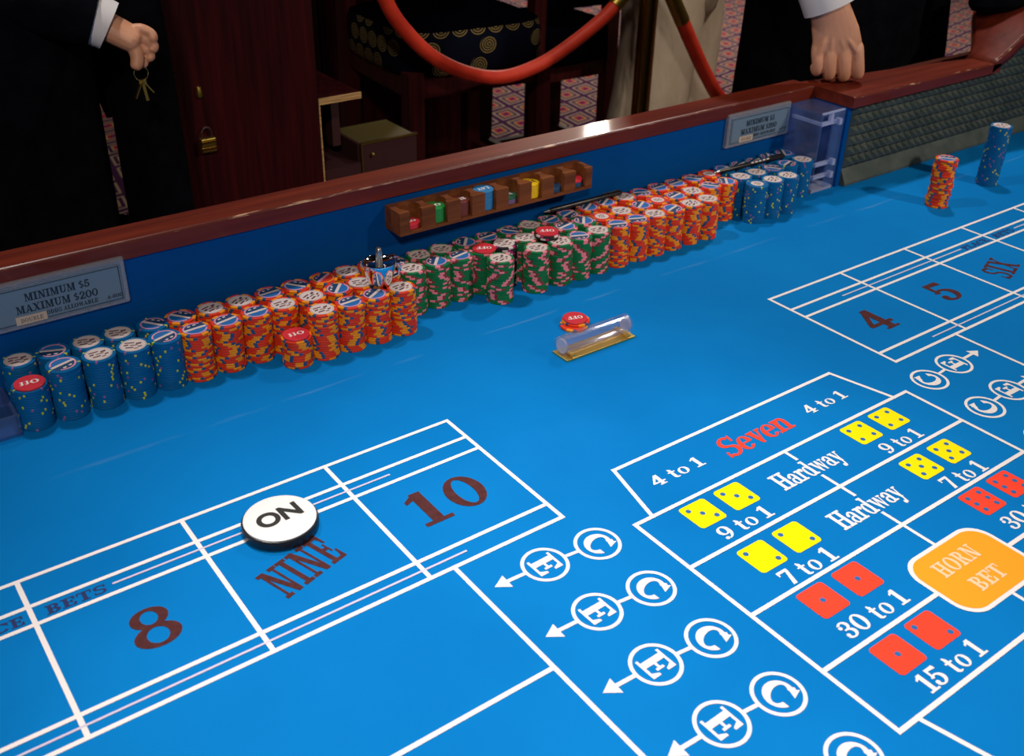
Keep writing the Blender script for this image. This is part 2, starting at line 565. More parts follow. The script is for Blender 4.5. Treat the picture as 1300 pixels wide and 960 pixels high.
GL = {
    ' ': (0.32, []),
    '0': (0.80, [Ar(.40, .5, .39, .5, 0, 360, .21, .09)]),
    '1': (0.62, [Vs(.33, 0, 1, .23), Hs(.33, .05, .58), Po((.05, .74), (.05, .84), (.30, 1), (.40, 1), (.30, .84))]),
    '2': (0.74, [Ar(.36, .72, .33, .28, -35, 165, .19, .09), Po((.06, .04), (.06, .16), (.46, .60), (.64, .60), (.62, .50), (.26, .14)), Hs(.37, .07, .66, .14), Vs(.69, 0, .28, .08), Di(.12, .70, .10)]),
    '3': (0.70, [Ar(.30, .74, .31, .26, -90, 150, .18, .09), Ar(.30, .28, .35, .28, -150, 90, .19, .09), Di(.10, .72, .10), Di(.10, .25, .10), Hs(.28, .52, .2, .09)]),
    '4': (0.80, [Vs(.52, 0, 1, .22), Hs(.40, .30, .78, .12), Po((.02, .26), (.02, .36), (.44, 1), (.62, 1), (.18, .36), (.18, .26)), Hs(.52, .04, .44, .08)]),
    '5': (0.72, [Po((.10, .46), (.10, 1), (.22, 1), (.22, .46)), Po((.10, 1), (.62, 1), (.66, .80), (.10, .86)), Ar(.31, .32, .37, .32, -150, 145, .20, .09), Di(.11, .24, .11)]),
    '7': (0.72, [Po((.04, .84), (.04, 1), (.68, 1), (.68, .84)), Vs(.07, .70, 1, .08), Po((.20, 0), (.44, 0), (.68, .86), (.68, .92), (.52, .90))]),
    '8': (0.76, [Ar(.38, .745, .31, .255, 0, 360, .17, .085), Ar(.38, .285, .375, .285, 0, 360, .20, .09)]),
    '9': (0.74, [Ar(.36, .66, .35, .34, 0, 360, .20, .09), Ar(.30, .50, .42, .50, -90, 25, .19, .09), Di(.18, .10, .11)]),
    'A': (0.9, [Po((.62, 0), (.86, 0), (.54, 1), (.40, 1)), Po((.10, 0), (.20, 0), (.50, .98), (.42, 1)), Hs(.42, .3, .4, .09), Hs(.14, .04, .32, .08), Hs(.74, .04, .36, .08)]),
    'B': (0.8, [Vs(.25, 0, 1, .23), Hs(.25, .05, .46), Hs(.25, .95, .46), Ar(.40, .75, .33, .25, -90, 90, .2, .09), Ar(.40, .27, .38, .27, -90, 90, .22, .09), Hs(.38, .52, .3, .09)]),
    'C': (0.90, [Ar(.47, .5, .46, .5, 42, 325, .25, .12), Po((.58, .84), (.88, .58), (.90, .96), (.82, .90), (.74, .97))]),
    'E': (0.82, [Vs(.26, 0, 1, .23), Hs(.40, .05, .76), Hs(.40, .95, .76), Hs(.44, .5, .3, .1), Po((.78, 0), (.78, .34), (.70, .34), (.58, .05)), Po((.78, 1), (.78, .66), (.70, .66), (.58, .95)), Vs(.58, .34, .66, .09)]),
    'F': (0.78, [Vs(.26, 0, 1, .23), Hs(.26, .05, .5), Hs(.40, .95, .76), Hs(.44, .5, .3, .1), Vs(.76, .68, 1, .09), Vs(.58, .36, .64, .09)]),
    'H': (1.0, [Vs(.25, 0, 1, .22), Vs(.75, 0, 1, .22), Hs(.25, .05, .46), Hs(.25, .95, .46), Hs(.75, .05, .46), Hs(.75, .95, .46), Hs(.5, .5, .4, .09)]),
    'I': (0.52, [Vs(.26, 0, 1, .23), Hs(.26, .05, .5), Hs(.26, .95, .5)]),
    'L': (0.76, [Vs(.26, 0, 1, .23), Hs(.40, .05, .74), Hs(.26, .95, .48), Vs(.73, 0, .34, .09)]),
    'M': (1.12, [Vs(.18, 0, 1, .10), Vs(.90, 0, 1, .22), Po((.12, 1), (.34, 1), (.62, .12), (.50, .0)), Po((.50, 0), (.60, 0), (.86, 1), (.78, 1)), Hs(.18, .04, .34, .08), Hs(.90, .04, .42, .08), Hs(.90, .96, .42, .08), Hs(.2, .96, .36, .08)]),
    'N': (0.98, [Vs(.20, 0, 1, .12), Vs(.80, 0, 1, .12), Po((.12, 1), (.38, 1), (.86, 0), (.62, 0)), Hs(.20, .05, .38), Hs(.18, .95, .34), Hs(.80, .95, .38)]),
    'O': (0.92, [Ar(.46, .5, .45, .5, 0, 360, .24, .09)]),
    'P': (0.8, [Vs(.26, 0, 1, .23), Hs(.26, .05, .48), Hs(.26, .95, .48), Ar(.40, .73, .37, .27, -90, 90, .22, .09)]),
    'R': (0.92, [Vs(.25, 0, 1, .23), Hs(.25, .05, .46), Hs(.25, .95, .46), Ar(.40, .74, .36, .26, -90, 90, .21, .09), Po((.40, .50), (.62, .50), (.88, 0), (.64, 0)), Hs(.78, .04, .3, .08)]),
    'S': (0.74, [Ar(.37, .74, .32, .26, 35, 270, .18, .10), Ar(.37, .28, .34, .28, -145, 90, .18, .10), Vs(.66, .68, .98, .09), Vs(.08, .02, .32, .09)]),
    'T': (0.84, [Vs(.42, 0, 1, .23), Hs(.42, .05, .48), Hs(.42, .95, .80), Vs(.06, .66, 1, .09), Vs(.78, .66, 1, .09)]),
    'X': (0.92, [Po((.10, 1), (.36, 1), (.84, 0), (.58, 0)), Po((.72, 1), (.82, 1), (.20, 0), (.10, 0)), Hs(.16, .05, .36), Hs(.74, .05, .38), Hs(.20, .95, .38), Hs(.76, .95, .32)]),
    'U': (0.95, [Vs(.24, .3, 1, .22), Vs(.76, .3, 1, .10), Ar(.47, .32, .34, .32, 180, 360, .20, .10), Hs(.24, .95, .44), Hs(.76, .95, .34)]),
    'D': (0.9, [Vs(.25, 0, 1, .23), Hs(.25, .05, .46), Hs(.25, .95, .46), Ar(.38, .5, .48, .5, -90, 90, .24, .09)]),
    'W': (1.2, [Po((.08, 1), (.30, 1), (.46, 0), (.34, 0)), Po((.34, 0), (.42, 0), (.62, .95), (.55, 1)), Po((.50, 1), (.72, 1), (.90, 0), (.78, 0)), Po((.78, 0), (.86, 0), (1.1, 1), (1.0, 1)), Hs(.18, .96, .36, .08), Hs(1.04, .96, .28, .08)]),
    'Y': (0.9, [Po((.08, 1), (.32, 1), (.56, .44), (.36, .44)), Po((.72, 1), (.82, 1), (.54, .44), (.46, .44)), Vs(.46, 0, .48, .22), Hs(.46, .05, .46), Hs(.2, .95, .38), Hs(.76, .95, .3)]),
    '$': (0.74, [Ar(.37, .70, .30, .22, 35, 270, .17, .09), Ar(.37, .31, .32, .24, -145, 90, .17, .09), Vs(.37, -.06, 1.06, .07)]),
    '-': (0.4, [Hs(.2, .4, .3, .12)]),
    't': (0.50, [Po((.12, .08), (.12, .95), (.20, .95), (.31, .80), (.31, .08)), Hs(.23, .63, .44, .09), Ar(.32, .16, .2, .17, 180, 320, .19, .09)]),
    'o': (0.66, [Ar(.33, .34, .32, .35, 0, 360, .18, .07)]),
    'a': (0.66, [Vs(.46, .03, .48, .18), Ar(.30, .46, .25, .22, 0, 165, .17, .08), Ar(.28, .19, .26, .21, 0, 360, .16, .07), Hs(.56, .05, .22, .09), Di(.11, .50, .09)]),
    'r': (0.58, [Vs(.20, 0, .66, .18), Hs(.20, .045, .38, .09), Hs(.14, .63, .24, .09), Ar(.42, .42, .24, .26, 60, 180, .14, .10), Di(.49, .57, .11)]),
    'd': (0.74, [Ar(.30, .33, .28, .35, 0, 360, .17, .07), Vs(.52, 0, 1, .18), Hs(.46, .955, .26, .09), Hs(.60, .045, .22, .09)]),
    'w': (0.98, [Po((.06, .68), (.26, .68), (.40, 0), (.29, 0)), Po((.29, 0), (.36, 0), (.52, .64), (.46, .68)), Po((.42, .68), (.60, .68), (.74, 0), (.63, 0)), Po((.63, 0), (.70, 0), (.90, .68), (.83, .68)), Hs(.15, .64, .30, .08), Hs(.84, .64, .24, .08)]),
    'y': (0.70, [Po((.06, .68), (.27, .68), (.46, .06), (.32, -.02)), Po((.52, .68), (.60, .68), (.30, -.30), (.20, -.26)), Di(.15, -.22, .10), Hs(.16, .64, .30, .08), Hs(.56, .64, .24, .08)]),
    'e': (0.64, [Ar(.33, .34, .31, .35, 0, 325, .19, .07), Hs(.35, .36, .46, .07)]),
    'v': (0.66, [Po((.06, .68), (.28, .68), (.44, 0), (.30, 0)), Po((.30, 0), (.38, 0), (.60, .68), (.51, .68)), Hs(.17, .64, .32, .08), Hs(.55, .64, .24, .08)]),
    'n': (0.78, [Vs(.20, 0, .66, .18), Hs(.20, .045, .36, .09), Hs(.14, .63, .24, .09), Ar(.40, .40, .27, .28, 0, 170, .18, .10), Vs(.58, 0, .42, .18), Hs(.60, .045, .34, .09)]),
    'f': (0.5, [Vs(.22, 0, .75, .18), Hs(.24, .63, .44, .09), Ar(.36, .74, .23, .26, 50, 180, .18, .09), Hs(.22, .045, .38, .09)]),
}


def glyph_faces(prims):
    for p in prims:
        if p[0] == 'P':
            yield p[1]
        elif p[0] == 'A':
            _, cx, cy, rx, ry, a0, a1, wx, wy = p
            n = max(4, int(abs(a1 - a0) / 15))
            for i in range(n):
                t0 = math.radians(a0 + (a1 - a0) * i / n)
                t1 = math.radians(a0 + (a1 - a0) * (i + 1) / n)
                yield [(cx + rx * math.cos(t0), cy + ry * math.sin(t0)), (cx + rx * math.cos(t1), cy + ry * math.sin(t1)),
                       (cx + (rx - wx) * math.cos(t1), cy + (ry - wy) * math.sin(t1)),
                       (cx + (rx - wx) * math.cos(t0), cy + (ry - wy) * math.sin(t0))]


def add_text(mb, s, org, u, v, width=None, track=0.04, shear=0.0, mi=0, adv=None):
    """letters along u, upward along v (v's length is the cap height); width squeezes the line to a length"""
    org, u, v = Vector(org), Vector(u).normalized(), Vector(v)
    h = v.length
    total = sum(GL[c][0] + track for c in s) - track
    k = (width / total) if width else h
    x = 0.0
    nrm = u.cross(v).normalized()
    q = 0
    for c in s:
        w, prims = GL[c]
        for pi_, poly in [(i, pp) for i, pr1 in enumerate(prims) for pp in glyph_faces([pr1])]:
            if pi_ == 0:
                q = (q + 1) % 2
            off = nrm * (pi_ * 7e-6 + q * 7e-5)
            pts = [org + off + u * ((x + px + shear * py) * k) + v * py for px, py in poly]
            a = sum((pts[i] - pts[0]).cross(pts[i + 1] - pts[0]).dot(nrm) for i in range(1, len(pts) - 1))
            if a < 0:
                pts.reverse()
            mb.add(pts, [tuple(range(len(pts)))], mi)
        x += w + track
    return mb


_lift = [0]


def flat(mb, name, m, parent):
    """flat print: no normal recalculation, every face already looks up"""
    me = bpy.data.meshes.new(name)
    me.from_pydata(mb.v, [], mb.f)
    for x in (m if isinstance(m, (list, tuple)) else [m]):
        me.materials.append(x)
    me.polygons.foreach_set('material_index', mb.m)
    me.update()
    o = bpy.data.objects.new(name, me)
    COL.objects.link(o)
    o.parent = parent
    return o


# ------------------------------------------------------------------ floor (setting)
fl = MB().box(-3.5, 9, -4, 9, -0.74, -0.72).build('floor', M['carpet'])
fl['kind'] = 'structure'
ce = MB().box(-3.5, 9, -4, 9, 2.08, 2.12).build('ceiling', M['ceilingp'])
ce['kind'] = 'structure'

# ------------------------------------------------------------------ craps table
table = thing('craps_table', (0, 0, -0.72), 'blue felt dice table with mahogany rail and printed betting layout', 'table')


def tpart(mb, name, m, smooth=False, bev=0.0, parent=None, angle=40):
    o = mb.build(name, m, parent or table, smooth, angle=angle)
    if parent is None:
        o.location = (0, 0, 0.72)
    if bev:
        bevel(o, bev)
    return o


felt = tpart(MB().box(-1.9, 1.95, -1.62, 0.0, -0.02, 0.0), 'playing_surface', M['felt'])
tpart(MB().box(-1.88, 1.93, -1.6, 0.0, -0.22, -0.0205), 'table_body', M['body'])
for x in (-1.6, 1.65):
    for y in (-1.4, -0.2):
        tpart(MB().loft([((x, y, -0.72), .05, .05, 0), ((x, y, -0.66), .07, .07, 0), ((x, y, -0.5), .05, .05, 0), ((x, y, -0.24), .075, .075, 0), ((x, y, -0.221), .09, .09, 0)]), 'leg', M['body'], True)
# back wall behind the chips, covered in blue cloth; its end cheek beside the bumper
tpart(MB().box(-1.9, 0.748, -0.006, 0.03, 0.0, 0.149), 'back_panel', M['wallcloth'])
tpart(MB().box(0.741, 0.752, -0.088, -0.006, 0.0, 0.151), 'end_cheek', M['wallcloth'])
tpart(MB().box(-1.9, 1.95, 0.03, 0.045, -0.22, 0.148), 'outer_panel', M['body'])


def rail_mesh(x0, x1, yf, yb0, yb1, zb, zt, e=0.0026, ns=1):
    """armrest: flat top, worn front arris, plain front face"""
    mb = MB()
    prof0 = [(yf, zb), (yf, zt - e), (yf + e * 0.5, zt - e * 0.3), (yf + e * 1.2, zt), (yb0 - 0.006, zt), (yb0, zt - 0.006), (yb0, zb)]
    prof1 = [(yf, zb), (yf, zt - e), (yf + e * 0.5, zt - e * 0.3), (yf + e * 1.2, zt), (yb1 - 0.006, zt), (yb1, zt - 0.006), (yb1, zb)]
    n = len(prof0)
    vs = [(x0, y, z) for y, z in prof0] + [(x1, y, z) for y, z in prof1]
    for i in range(n):
        j = (i + 1) % n
        mb.add([vs[i], vs[j], vs[n + j], vs[n + i]], [(0, 1, 2, 3)], 1 if i in (1, 2) else 0)
    mb.add(vs[:n], [tuple(range(n))], 0)
    mb.add(vs[n:], [tuple(range(n))], 0)
    bm = bmesh.new()
    return mb


def welded(mb, name, mats, smooth=False, **k):
    o = tpart(mb, name, mats, smooth, **k)
    bm = bmesh.new()
    bm.from_mesh(o.data)
    bmesh.ops.remove_doubles(bm, verts=bm.verts, dist=1e-5)
    bmesh.ops.recalc_face_normals(bm, faces=bm.faces)
    bm.to_mesh(o.data)
    bm.free()
    return o


welded(rail_mesh(-1.9, 0.738, -0.010, 0.046, 0.046, 0.149, 0.1723), 'wooden_rail', [M['rail'], M['railedge']])
welded(rail_mesh(0.7385, 1.205, -0.0985, 0.030, -0.044, 0.152, 0.1723), 'wooden_rail', [M['rail'], M['railedge']])

# the rail's end sweeps up into the higher armrest
mb = MB()
path = [(1.178, 0.1758, 0.001), (1.195, 0.1822, 0.006), (1.225, 0.1955, 0.02), (1.265, 0.2165, 0.05), (1.31, 0.239, 0.085), (1.37, 0.256, 0.12), (1.45, 0.266, 0.15), (1.75, 0.27, 0.18)]
rows = []
for x, z, fl_ in path:
    yf, yb = -0.0985, -0.036 + fl_
    th = 0.022 if x < 1.2 else 0.026
    rows.append([(x, yf, z - th), (x, yf, z - 0.004), (x, yf + 0.0015, z - 0.001), (x, yf + 0.005, z), (x, yb - 0.006, z), (x, yb, z - 0.006), (x, yb, z - th)])
for a, b in zip(rows[:-1], rows[1:]):
    for i in range(7):
        j = (i + 1) % 7
        mb.add([a[i], a[j], b[j], b[i]], [(0, 1, 2, 3)], 1 if i in (1, 2) else 0)
mb.add(rows[0], [tuple(range(7))])
mb.add(rows[-1], [tuple(range(7))])
welded(mb, 'sweeping_rail_end', [M['rail'], M['railedge']], True, angle=35)

# moulded rubber bumper: rows of little pyramids on one connected sheet, ledge below
mb = MB()
PW, PH = 0.0192, 0.0196
NX, NZ = 56, 6
X0, ZB = 0.760, 0.033
YB = -0.083


def bump_top(x):
    return 0.0 if x < 1.2 else min(0.09, (x - 1.2) * 0.42)


vid = {}


def gv(i, j):
    if (i, j) not in vid:
        vid[(i, j)] = len(mb.v)
        x = X0 + i * PW
        mb.v.append((x, YB, ZB + j * PH * (1 + 0.0)))
    return vid[(i, j)]


for j in range(NZ + 3):
    for i in range(NX):
        if j >= NZ and X0 + i * PW < 1.2 + (j - NZ) * 0.05:
            continue
        a, b, c, d = gv(i, j), gv(i + 1, j), gv(i + 1, j + 1), gv(i, j + 1)
        k = len(mb.v)
        mb.v.append((X0 + (i + .5) * PW, YB - 0.0160, ZB + (j + .5) * PH))
        for t in ((a, b, k), (b, c, k), (c, d, k), (d, a, k)):
            mb.f.append(t)
            mb.m.append(0)
o = tpart(mb, 'pyramid_bumper', M['rubber'])
tpart(MB().box(0.753, 1.93, -0.0825, -0.02, 0.0, 0.151), 'bumper_backing', M['rubber'])
tpart(MB().box(1.345, 1.93, -0.0825, -0.02, 0.151, 0.215), 'bumper_backing', M['rubber'])
mb = MB()
pr_ = [(-0.083, 0.001), (-0.0975, 0.001), (-0.0975, 0.005), (-0.084, 0.031), (-0.083, 0.031)]
vs = [(0.757, y, z) for y, z in pr_] + [(1.93, y, z) for y, z in pr_]
n = len(pr_)
mb.add(vs, [tuple(range(n)), tuple(range(2 * n - 1, n - 1, -1))] + [(i, (i + 1) % n, n + (i + 1) % n, n + i) for i in range(n)])
tpart(mb, 'bumper_ledge', M['rubber'])

# ------------------------------------------------------------------ printed layout on the felt
ZP = 0.00035
LW = 0.0047


def pl(x0, y0, x1, y1, w=LW, m='white', name='printed_line', z=ZP):
    _lift[0] += 1
    z += (_lift[0] % 40) * 6e-6
    d = Vector((x1 - x0, y1 - y0, 0))
    d.normalize()
    s = Vector((-d.y, d.x, 0)) * (w / 2)
    e = d * (w / 2)
    a, b = Vector((x0, y0, z)) - e, Vector((x1, y1, z)) + e
    return flat(MB().add([a - s, b - s, b + s, a + s], [(0, 1, 2, 3)]), name, M[m], felt)


L1, L2, L3, L4, L5, L6 = -0.3353, -0.3759, -0.4022, -0.5279, -0.5544, -0.711
for s in (-1, 1):
    xa, xb = s * 0.2826, s * 1.25
    for y in (L1, L2, L3, L4, L5):
        pl(xa, y, xb, y)
    pl(xa, L1, xa, L5)
    for x in (0.4442, 0.607, 0.767, 0.928, 1.09):
        pl(s * x, L1, s * x, L5)
    pl(s * 0.4176, L5, s * 0.4176, -1.25)
    pl(s * 0.4176, L6, s * 1.25, L6)
TH = 0.0024
pl(-0.693, -0.3888, -0.3934, -0.3888, TH, 'pink')
pl(-1.25, -0.5412, -0.3949, -0.5412, TH, 'pink')
pl(0.3835, -0.3888, 0.6843, -0.3888, TH, 'pink')
pl(0.843, -0.3888, 1.25, -0.3888, TH, 'pink')
pl(0.3848, -0.5412, 1.25, -0.5412, TH, 'pink')
# proposition box
P1, P2, P3, P4, P5 = -0.608, -0.6874, -0.7671, -0.8499, -0.9285
for x in (-0.2295, 0.2295):
    pl(x, P1, x, P5)
for y in (P1, P2, P3):
    pl(-0.2295, y, 0.2295, y)
pl(-0.2295, P5, 0.2295, P5)
pl(-0.2295, P4, -0.062, P4)
pl(0.062, P4, 0.2295, P4)
pl(-0.205, P1, -0.185, -0.5234)
pl(0.205, P1, 0.185, -0.5234)
pl(-0.185, -0.5234, 0.185, -0.5234)
pl(-0.205, P5, -0.185, -1.012)
pl(0.205, P5, 0.185, -1.012)
pl(-0.185, -1.012, 0.185, -1.012)
for y0, y1 in ((P1, -0.6255), (-0.6640, -0.7055), (-0.7435, -0.806), (-0.890, P5)):
    pl(0, y0, 0, y1, 0.0042)


def word(s, org, ang, height, m, width=None, name='printed_word', shear=0.0, track=0.04, z=ZP):
    a = math.radians(ang)
    u = Vector((math.cos(a), math.sin(a), 0))
    v = Vector((-math.sin(a), math.cos(a), 0)) * height
    return flat(add_text(MB(), s, (org[0], org[1], z), u, v, width, track, shear), name, M[m], felt)


word('8', (-0.7035, -0.4925), 0, 0.054, 'maroon', 0.043, 'printed_number')
word('NINE', (-0.5680, -0.5020), 17.5, 0.046, 'maroon', 0.079, 'printed_number')
word('1', (-0.4085, -0.4885), 0, 0.0565, 'maroon', 0.036, 'printed_number')
word('0', (-0.3640, -0.4880), 0, 0.0555, 'maroon', 0.045, 'printed_number')
word('4', (0.3345, -0.4930), 0, 0.057, 'maroon', 0.048, 'printed_number')
word('5', (0.5020, -0.4930), 0, 0.0555, 'maroon', 0.0415, 'printed_number')
word('SIX', (0.6480, -0.5000), 19, 0.046, 'maroon', 0.066, 'printed_number')
word('PLACE', (-0.8400, -0.3962), 0, 0.0125, 'dimprint', 0.066)
word('BETS', (-0.7555, -0.3962), 0, 0.0125, 'dimprint', 0.055)
word('PLACE', (0.6900, -0.3962), 0, 0.0125, 'dimprint', 0.068)
word('BETS', (0.7790, -0.3962), 0, 0.0125, 'dimprint', 0.055)
for org, w_ in (((-0.1665, -0.5735), 0.076), ((0.0868, -0.5738), 0.073)):
    word('4 to 1', org, 0, 0.0175, 'white', w_)
word('Seven', (-0.0600, -0.5835), 1.5, 0.036, 'redp', 0.1130, shear=0.18, track=-0.04)
word('Hardway', (-0.0560, -0.6585), 0, 0.0275, 'white', 0.1050, track=-0.03)
word('Hardway', (-0.0570, -0.7390), 0, 0.0275, 'white', 0.1050, track=-0.03)
word('9 to 1', (-0.1690, -0.6790), 0, 0.0190, 'white', 0.0735)
word('9 to 1', (0.0965, -0.6805), 0, 0.0190, 'white', 0.0680)
word('7 to 1', (-0.1680, -0.7620), 0, 0.0205, 'white', 0.0730)
word('7 to 1', (0.0970, -0.7625), 0, 0.0205, 'white', 0.0700)
word('30 to 1', (-0.1770, -0.8405), 0, 0.0205, 'white', 0.0880)
word('30 to 1', (0.0900, -0.8405), 0, 0.0205, 'white', 0.0880)
word('15 to 1', (-0.1730, -0.9205), 0, 0.0205, 'white', 0.0850)
word('15 to 1', (0.0900, -0.9205), 0, 0.0205, 'white', 0.0850)


def rrect(x0, x1, y0, y1, r, n=6):
    pts = []
    for cx, cy, a0 in ((x1 - r, y0 + r, -90), (x1 - r, y1 - r, 0), (x0 + r, y1 - r, 90), (x0 + r, y0 + r, 180)):
        for i in range(n + 1):
            a = math.radians(a0 + 90 * i / n)
            pts.append((cx + r * math.cos(a), cy + r * math.sin(a)))
    return pts


PIP = {1: [(0, 0)], 2: [(-.30, .30), (.30, -.30)], 3: [(-.28, .28), (0, 0), (.28, -.28)],
       4: [(-.27, -.27), (.27, .27), (-.27, .27), (.27, -.27)], 5: [(-.27, -.27), (.27, .27), (-.27, .27), (.27, -.27), (0, 0)],
       6: [(-.27, -.29), (.27, .29), (-.27, .29), (.27, -.29), (-.27, 0), (.27, 0)]}


def die(x0, y1, n, col, S=0.0375):
    mb = MB()
    mb.add([(x, y, ZP + 0.0001) for x, y in rrect(x0, x0 + S, y1 - S, y1, 0.0045)], [tuple(range(28))], 0)
    for px, py in PIP[n]:
        cx, cy = x0 + S / 2 + px * S, y1 - S / 2 + py * S
        mb.add([(cx + .0030 * math.cos(2 * PI * k / 14), cy + .0030 * math.sin(2 * PI * k / 14), ZP + 0.0003) for k in range(14)], [tuple(range(14))], 1)
    return flat(mb, 'printed_die_face', [M[col], M['pip']], felt)


for y1, a, b, c, d, col in ((-0.6153, 3, 3, 4, 4, 'yellowp'), (-0.6975, 2, 2, 5, 5, 'yellowp'), (-0.7733, 1, 1, 6, 6, 'redp'), (-0.8565, 1, 2, 5, 6, 'redp')):
    die(-0.1768, y1, a, col)
    die(-0.1252, y1, b, col)
    die(0.0872, y1, c, col)
    die(0.1400, y1, d, col)

# horn bet lozenge
flat(MB().add([(x, y, ZP + 0.0002) for x, y in rrect(-0.0625, 0.0625, -0.8915, -0.8050, 0.026, 8)], [tuple(range(36))]), 'printed_border', M['white'], felt)
flat(MB().add([(x, y, ZP + 0.0004) for x, y in rrect(-0.0580, 0.0580, -0.8870, -0.8095, 0.0225, 8)], [tuple(range(36))]), 'printed_orange_panel', M['orangep'], felt)
word('HORN', (-0.0355, -0.8425), 0, 0.0195, 'peach', 0.0620, z=ZP + 0.0006)
word('BET', (-0.0225, -0.8735), 0, 0.0180, 'peach', 0.0450, z=ZP + 0.0006)


def ring(cx, cy, r, w):
    mb = MB()
    n = 40
    for k in range(n):
        a, b = 2 * PI * k / n, 2 * PI * (k + 1) / n
        mb.add([(cx + rr * math.cos(t), cy + rr * math.sin(t), ZP) for rr, t in ((r - w, a), (r, a), (r, b), (r - w, b))], [(0, 1, 2, 3)])
    return flat(mb, 'printed_circle', M['white'], felt)


for s in (-1, 1):
    for k in range(5):
        y = -0.6076 - k * 0.0788
        cx, cy, ex, ey, tx, ty = s * 0.2800, y, s * 0.3425, y + 0.0058, s * 0.4015, y + 0.0080
        R = 0.0243
        ring(cx, cy, R, 0.0036)
        ring(ex, ey, R, 0.0036)
        d = Vector((ex - cx, ey - cy, 0)).normalized()
        a, b = Vector((cx, cy, 0)) + d * R, Vector((ex, ey, 0)) - d * R
        pl(a.x + d.x * .001, a.y, b.x - d.x * .001, b.y, 0.0038)
        d2 = Vector((tx - ex, ty - ey, 0)).normalized()
        a = Vector((ex, ey, 0)) + d2 * R
        b = Vector((tx, ty, 0)) - d2 * 0.015
        pl(a.x + d2.x * .001, a.y, b.x, b.y, 0.0042)
        n2 = Vector((-d2.y, d2.x, 0)) * 0.0092
        t = Vector((tx, ty, ZP))
        b.z = ZP
        vs = [t, b + n2, b - n2]
        if (vs[1] - vs[0]).cross(vs[2] - vs[0]).z < 0:
            vs.reverse()
        flat(MB().add(vs, [(0, 1, 2)]), 'printed_arrow', M['white'], felt)
        for ch, px_, py_, rot, hh, ww in (('C', cx, cy, -68 if s < 0 else 90, .0300, .0285), ('E', ex, ey, -88 if s < 0 else 90, .0275, .0255)):
            a_ = math.radians(rot)
            word(ch, (px_ - ww / 2 * math.cos(a_) + hh / 2 * math.sin(a_), py_ - ww / 2 * math.sin(a_) - hh / 2 * math.cos(a_)), rot, hh, 'white', ww, 'printed_letter')

# ------------------------------------------------------------------ chips
CR, CH = 0.0195, 0.0033
NSEG = 48


def chip_mesh(name, mats, pattern):
    """round clay chip: bevelled rim, edge spots that run over onto both faces"""
    mb = MB()
    prof = [(0.0150, 0.0), (CR - 0.0006, 0.0), (CR, 0.0006), (CR, CH - 0.0006), (CR - 0.0006, CH), (0.0150, CH)]
    for r, z in prof:
        for k in range(NSEG):
            a = 2 * PI * k / NSEG
            mb.v.append((r * math.cos(a), r * math.sin(a), z))
    for i in range(5):
        for k in range(NSEG):
            mb.f.append((i * NSEG + k, i * NSEG + (k + 1) % NSEG, (i + 1) * NSEG + (k + 1) % NSEG, (i + 1) * NSEG + k))
            mb.m.append(pattern(k))
    mb.f.append(tuple(range(NSEG - 1, -1, -1)))
    mb.m.append(0)
    mb.f.append(tuple(5 * NSEG + k for k in range(NSEG)))
    mb.m.append(0)
    return mb.mesh(name, mats)


def pat_orange(k):
    k %= 12
    return 1 if k < 4 else (2 if k < 6 else 0)


def pat_green(k):
    k %= 12
    return 1 if k < 3 else (2 if k < 5 else 0)


def pat_blue(k):
    return 1 if k in (0, 19) else (2 if k == 33 else 0)


CHIP = dict(
    blue=chip_mesh('blue_chip', [M['c_blue'], M['c_yspot'], M['c_pspot']], pat_blue),
    orange=chip_mesh('orange_chip', [M['c_orange'], M['c_yellow'], M['c_navy']], pat_orange),
    green=chip_mesh('green_chip', [M['c_green'], M['c_pink'], M['c_mar']], pat_green),
    black=chip_mesh('black_chip', [M['c_black'], M['c_white'], M['c_mag']], pat_green),
)


def disc(mb, r, z, mi, n=32, cx=0, cy=0, sy=1.0):
    mb.add([(cx + r * math.cos(2 * PI * k / n), cy + sy * r * math.sin(2 * PI * k / n), z) for k in range(n)], [tuple(range(n))], mi)


def blob_marks(mb, z, mi, sc=1.0):
    rnd = random.Random(3)
    for x, y, w, h in ((-.0050, .0052, .0110, .0024), (.0058, .0040, .0060, .0036), (-.0078, -.0006, .0050, .0030), (.0012, -.0004, .0090, .0018), (.0086, -.0030, .0046, .0026), (-.0030, -.0062, .0090, .0026), (.0048, -.0078, .0050, .0018)):
        mb.add([((x + a * w / 2) * sc, (y + b * h / 2 + 0.25 * a * h) * sc, z) for a, b in ((-1, -1), (1, -1), (1, 1), (-1, 1))], [(0, 1, 2, 3)], mi)


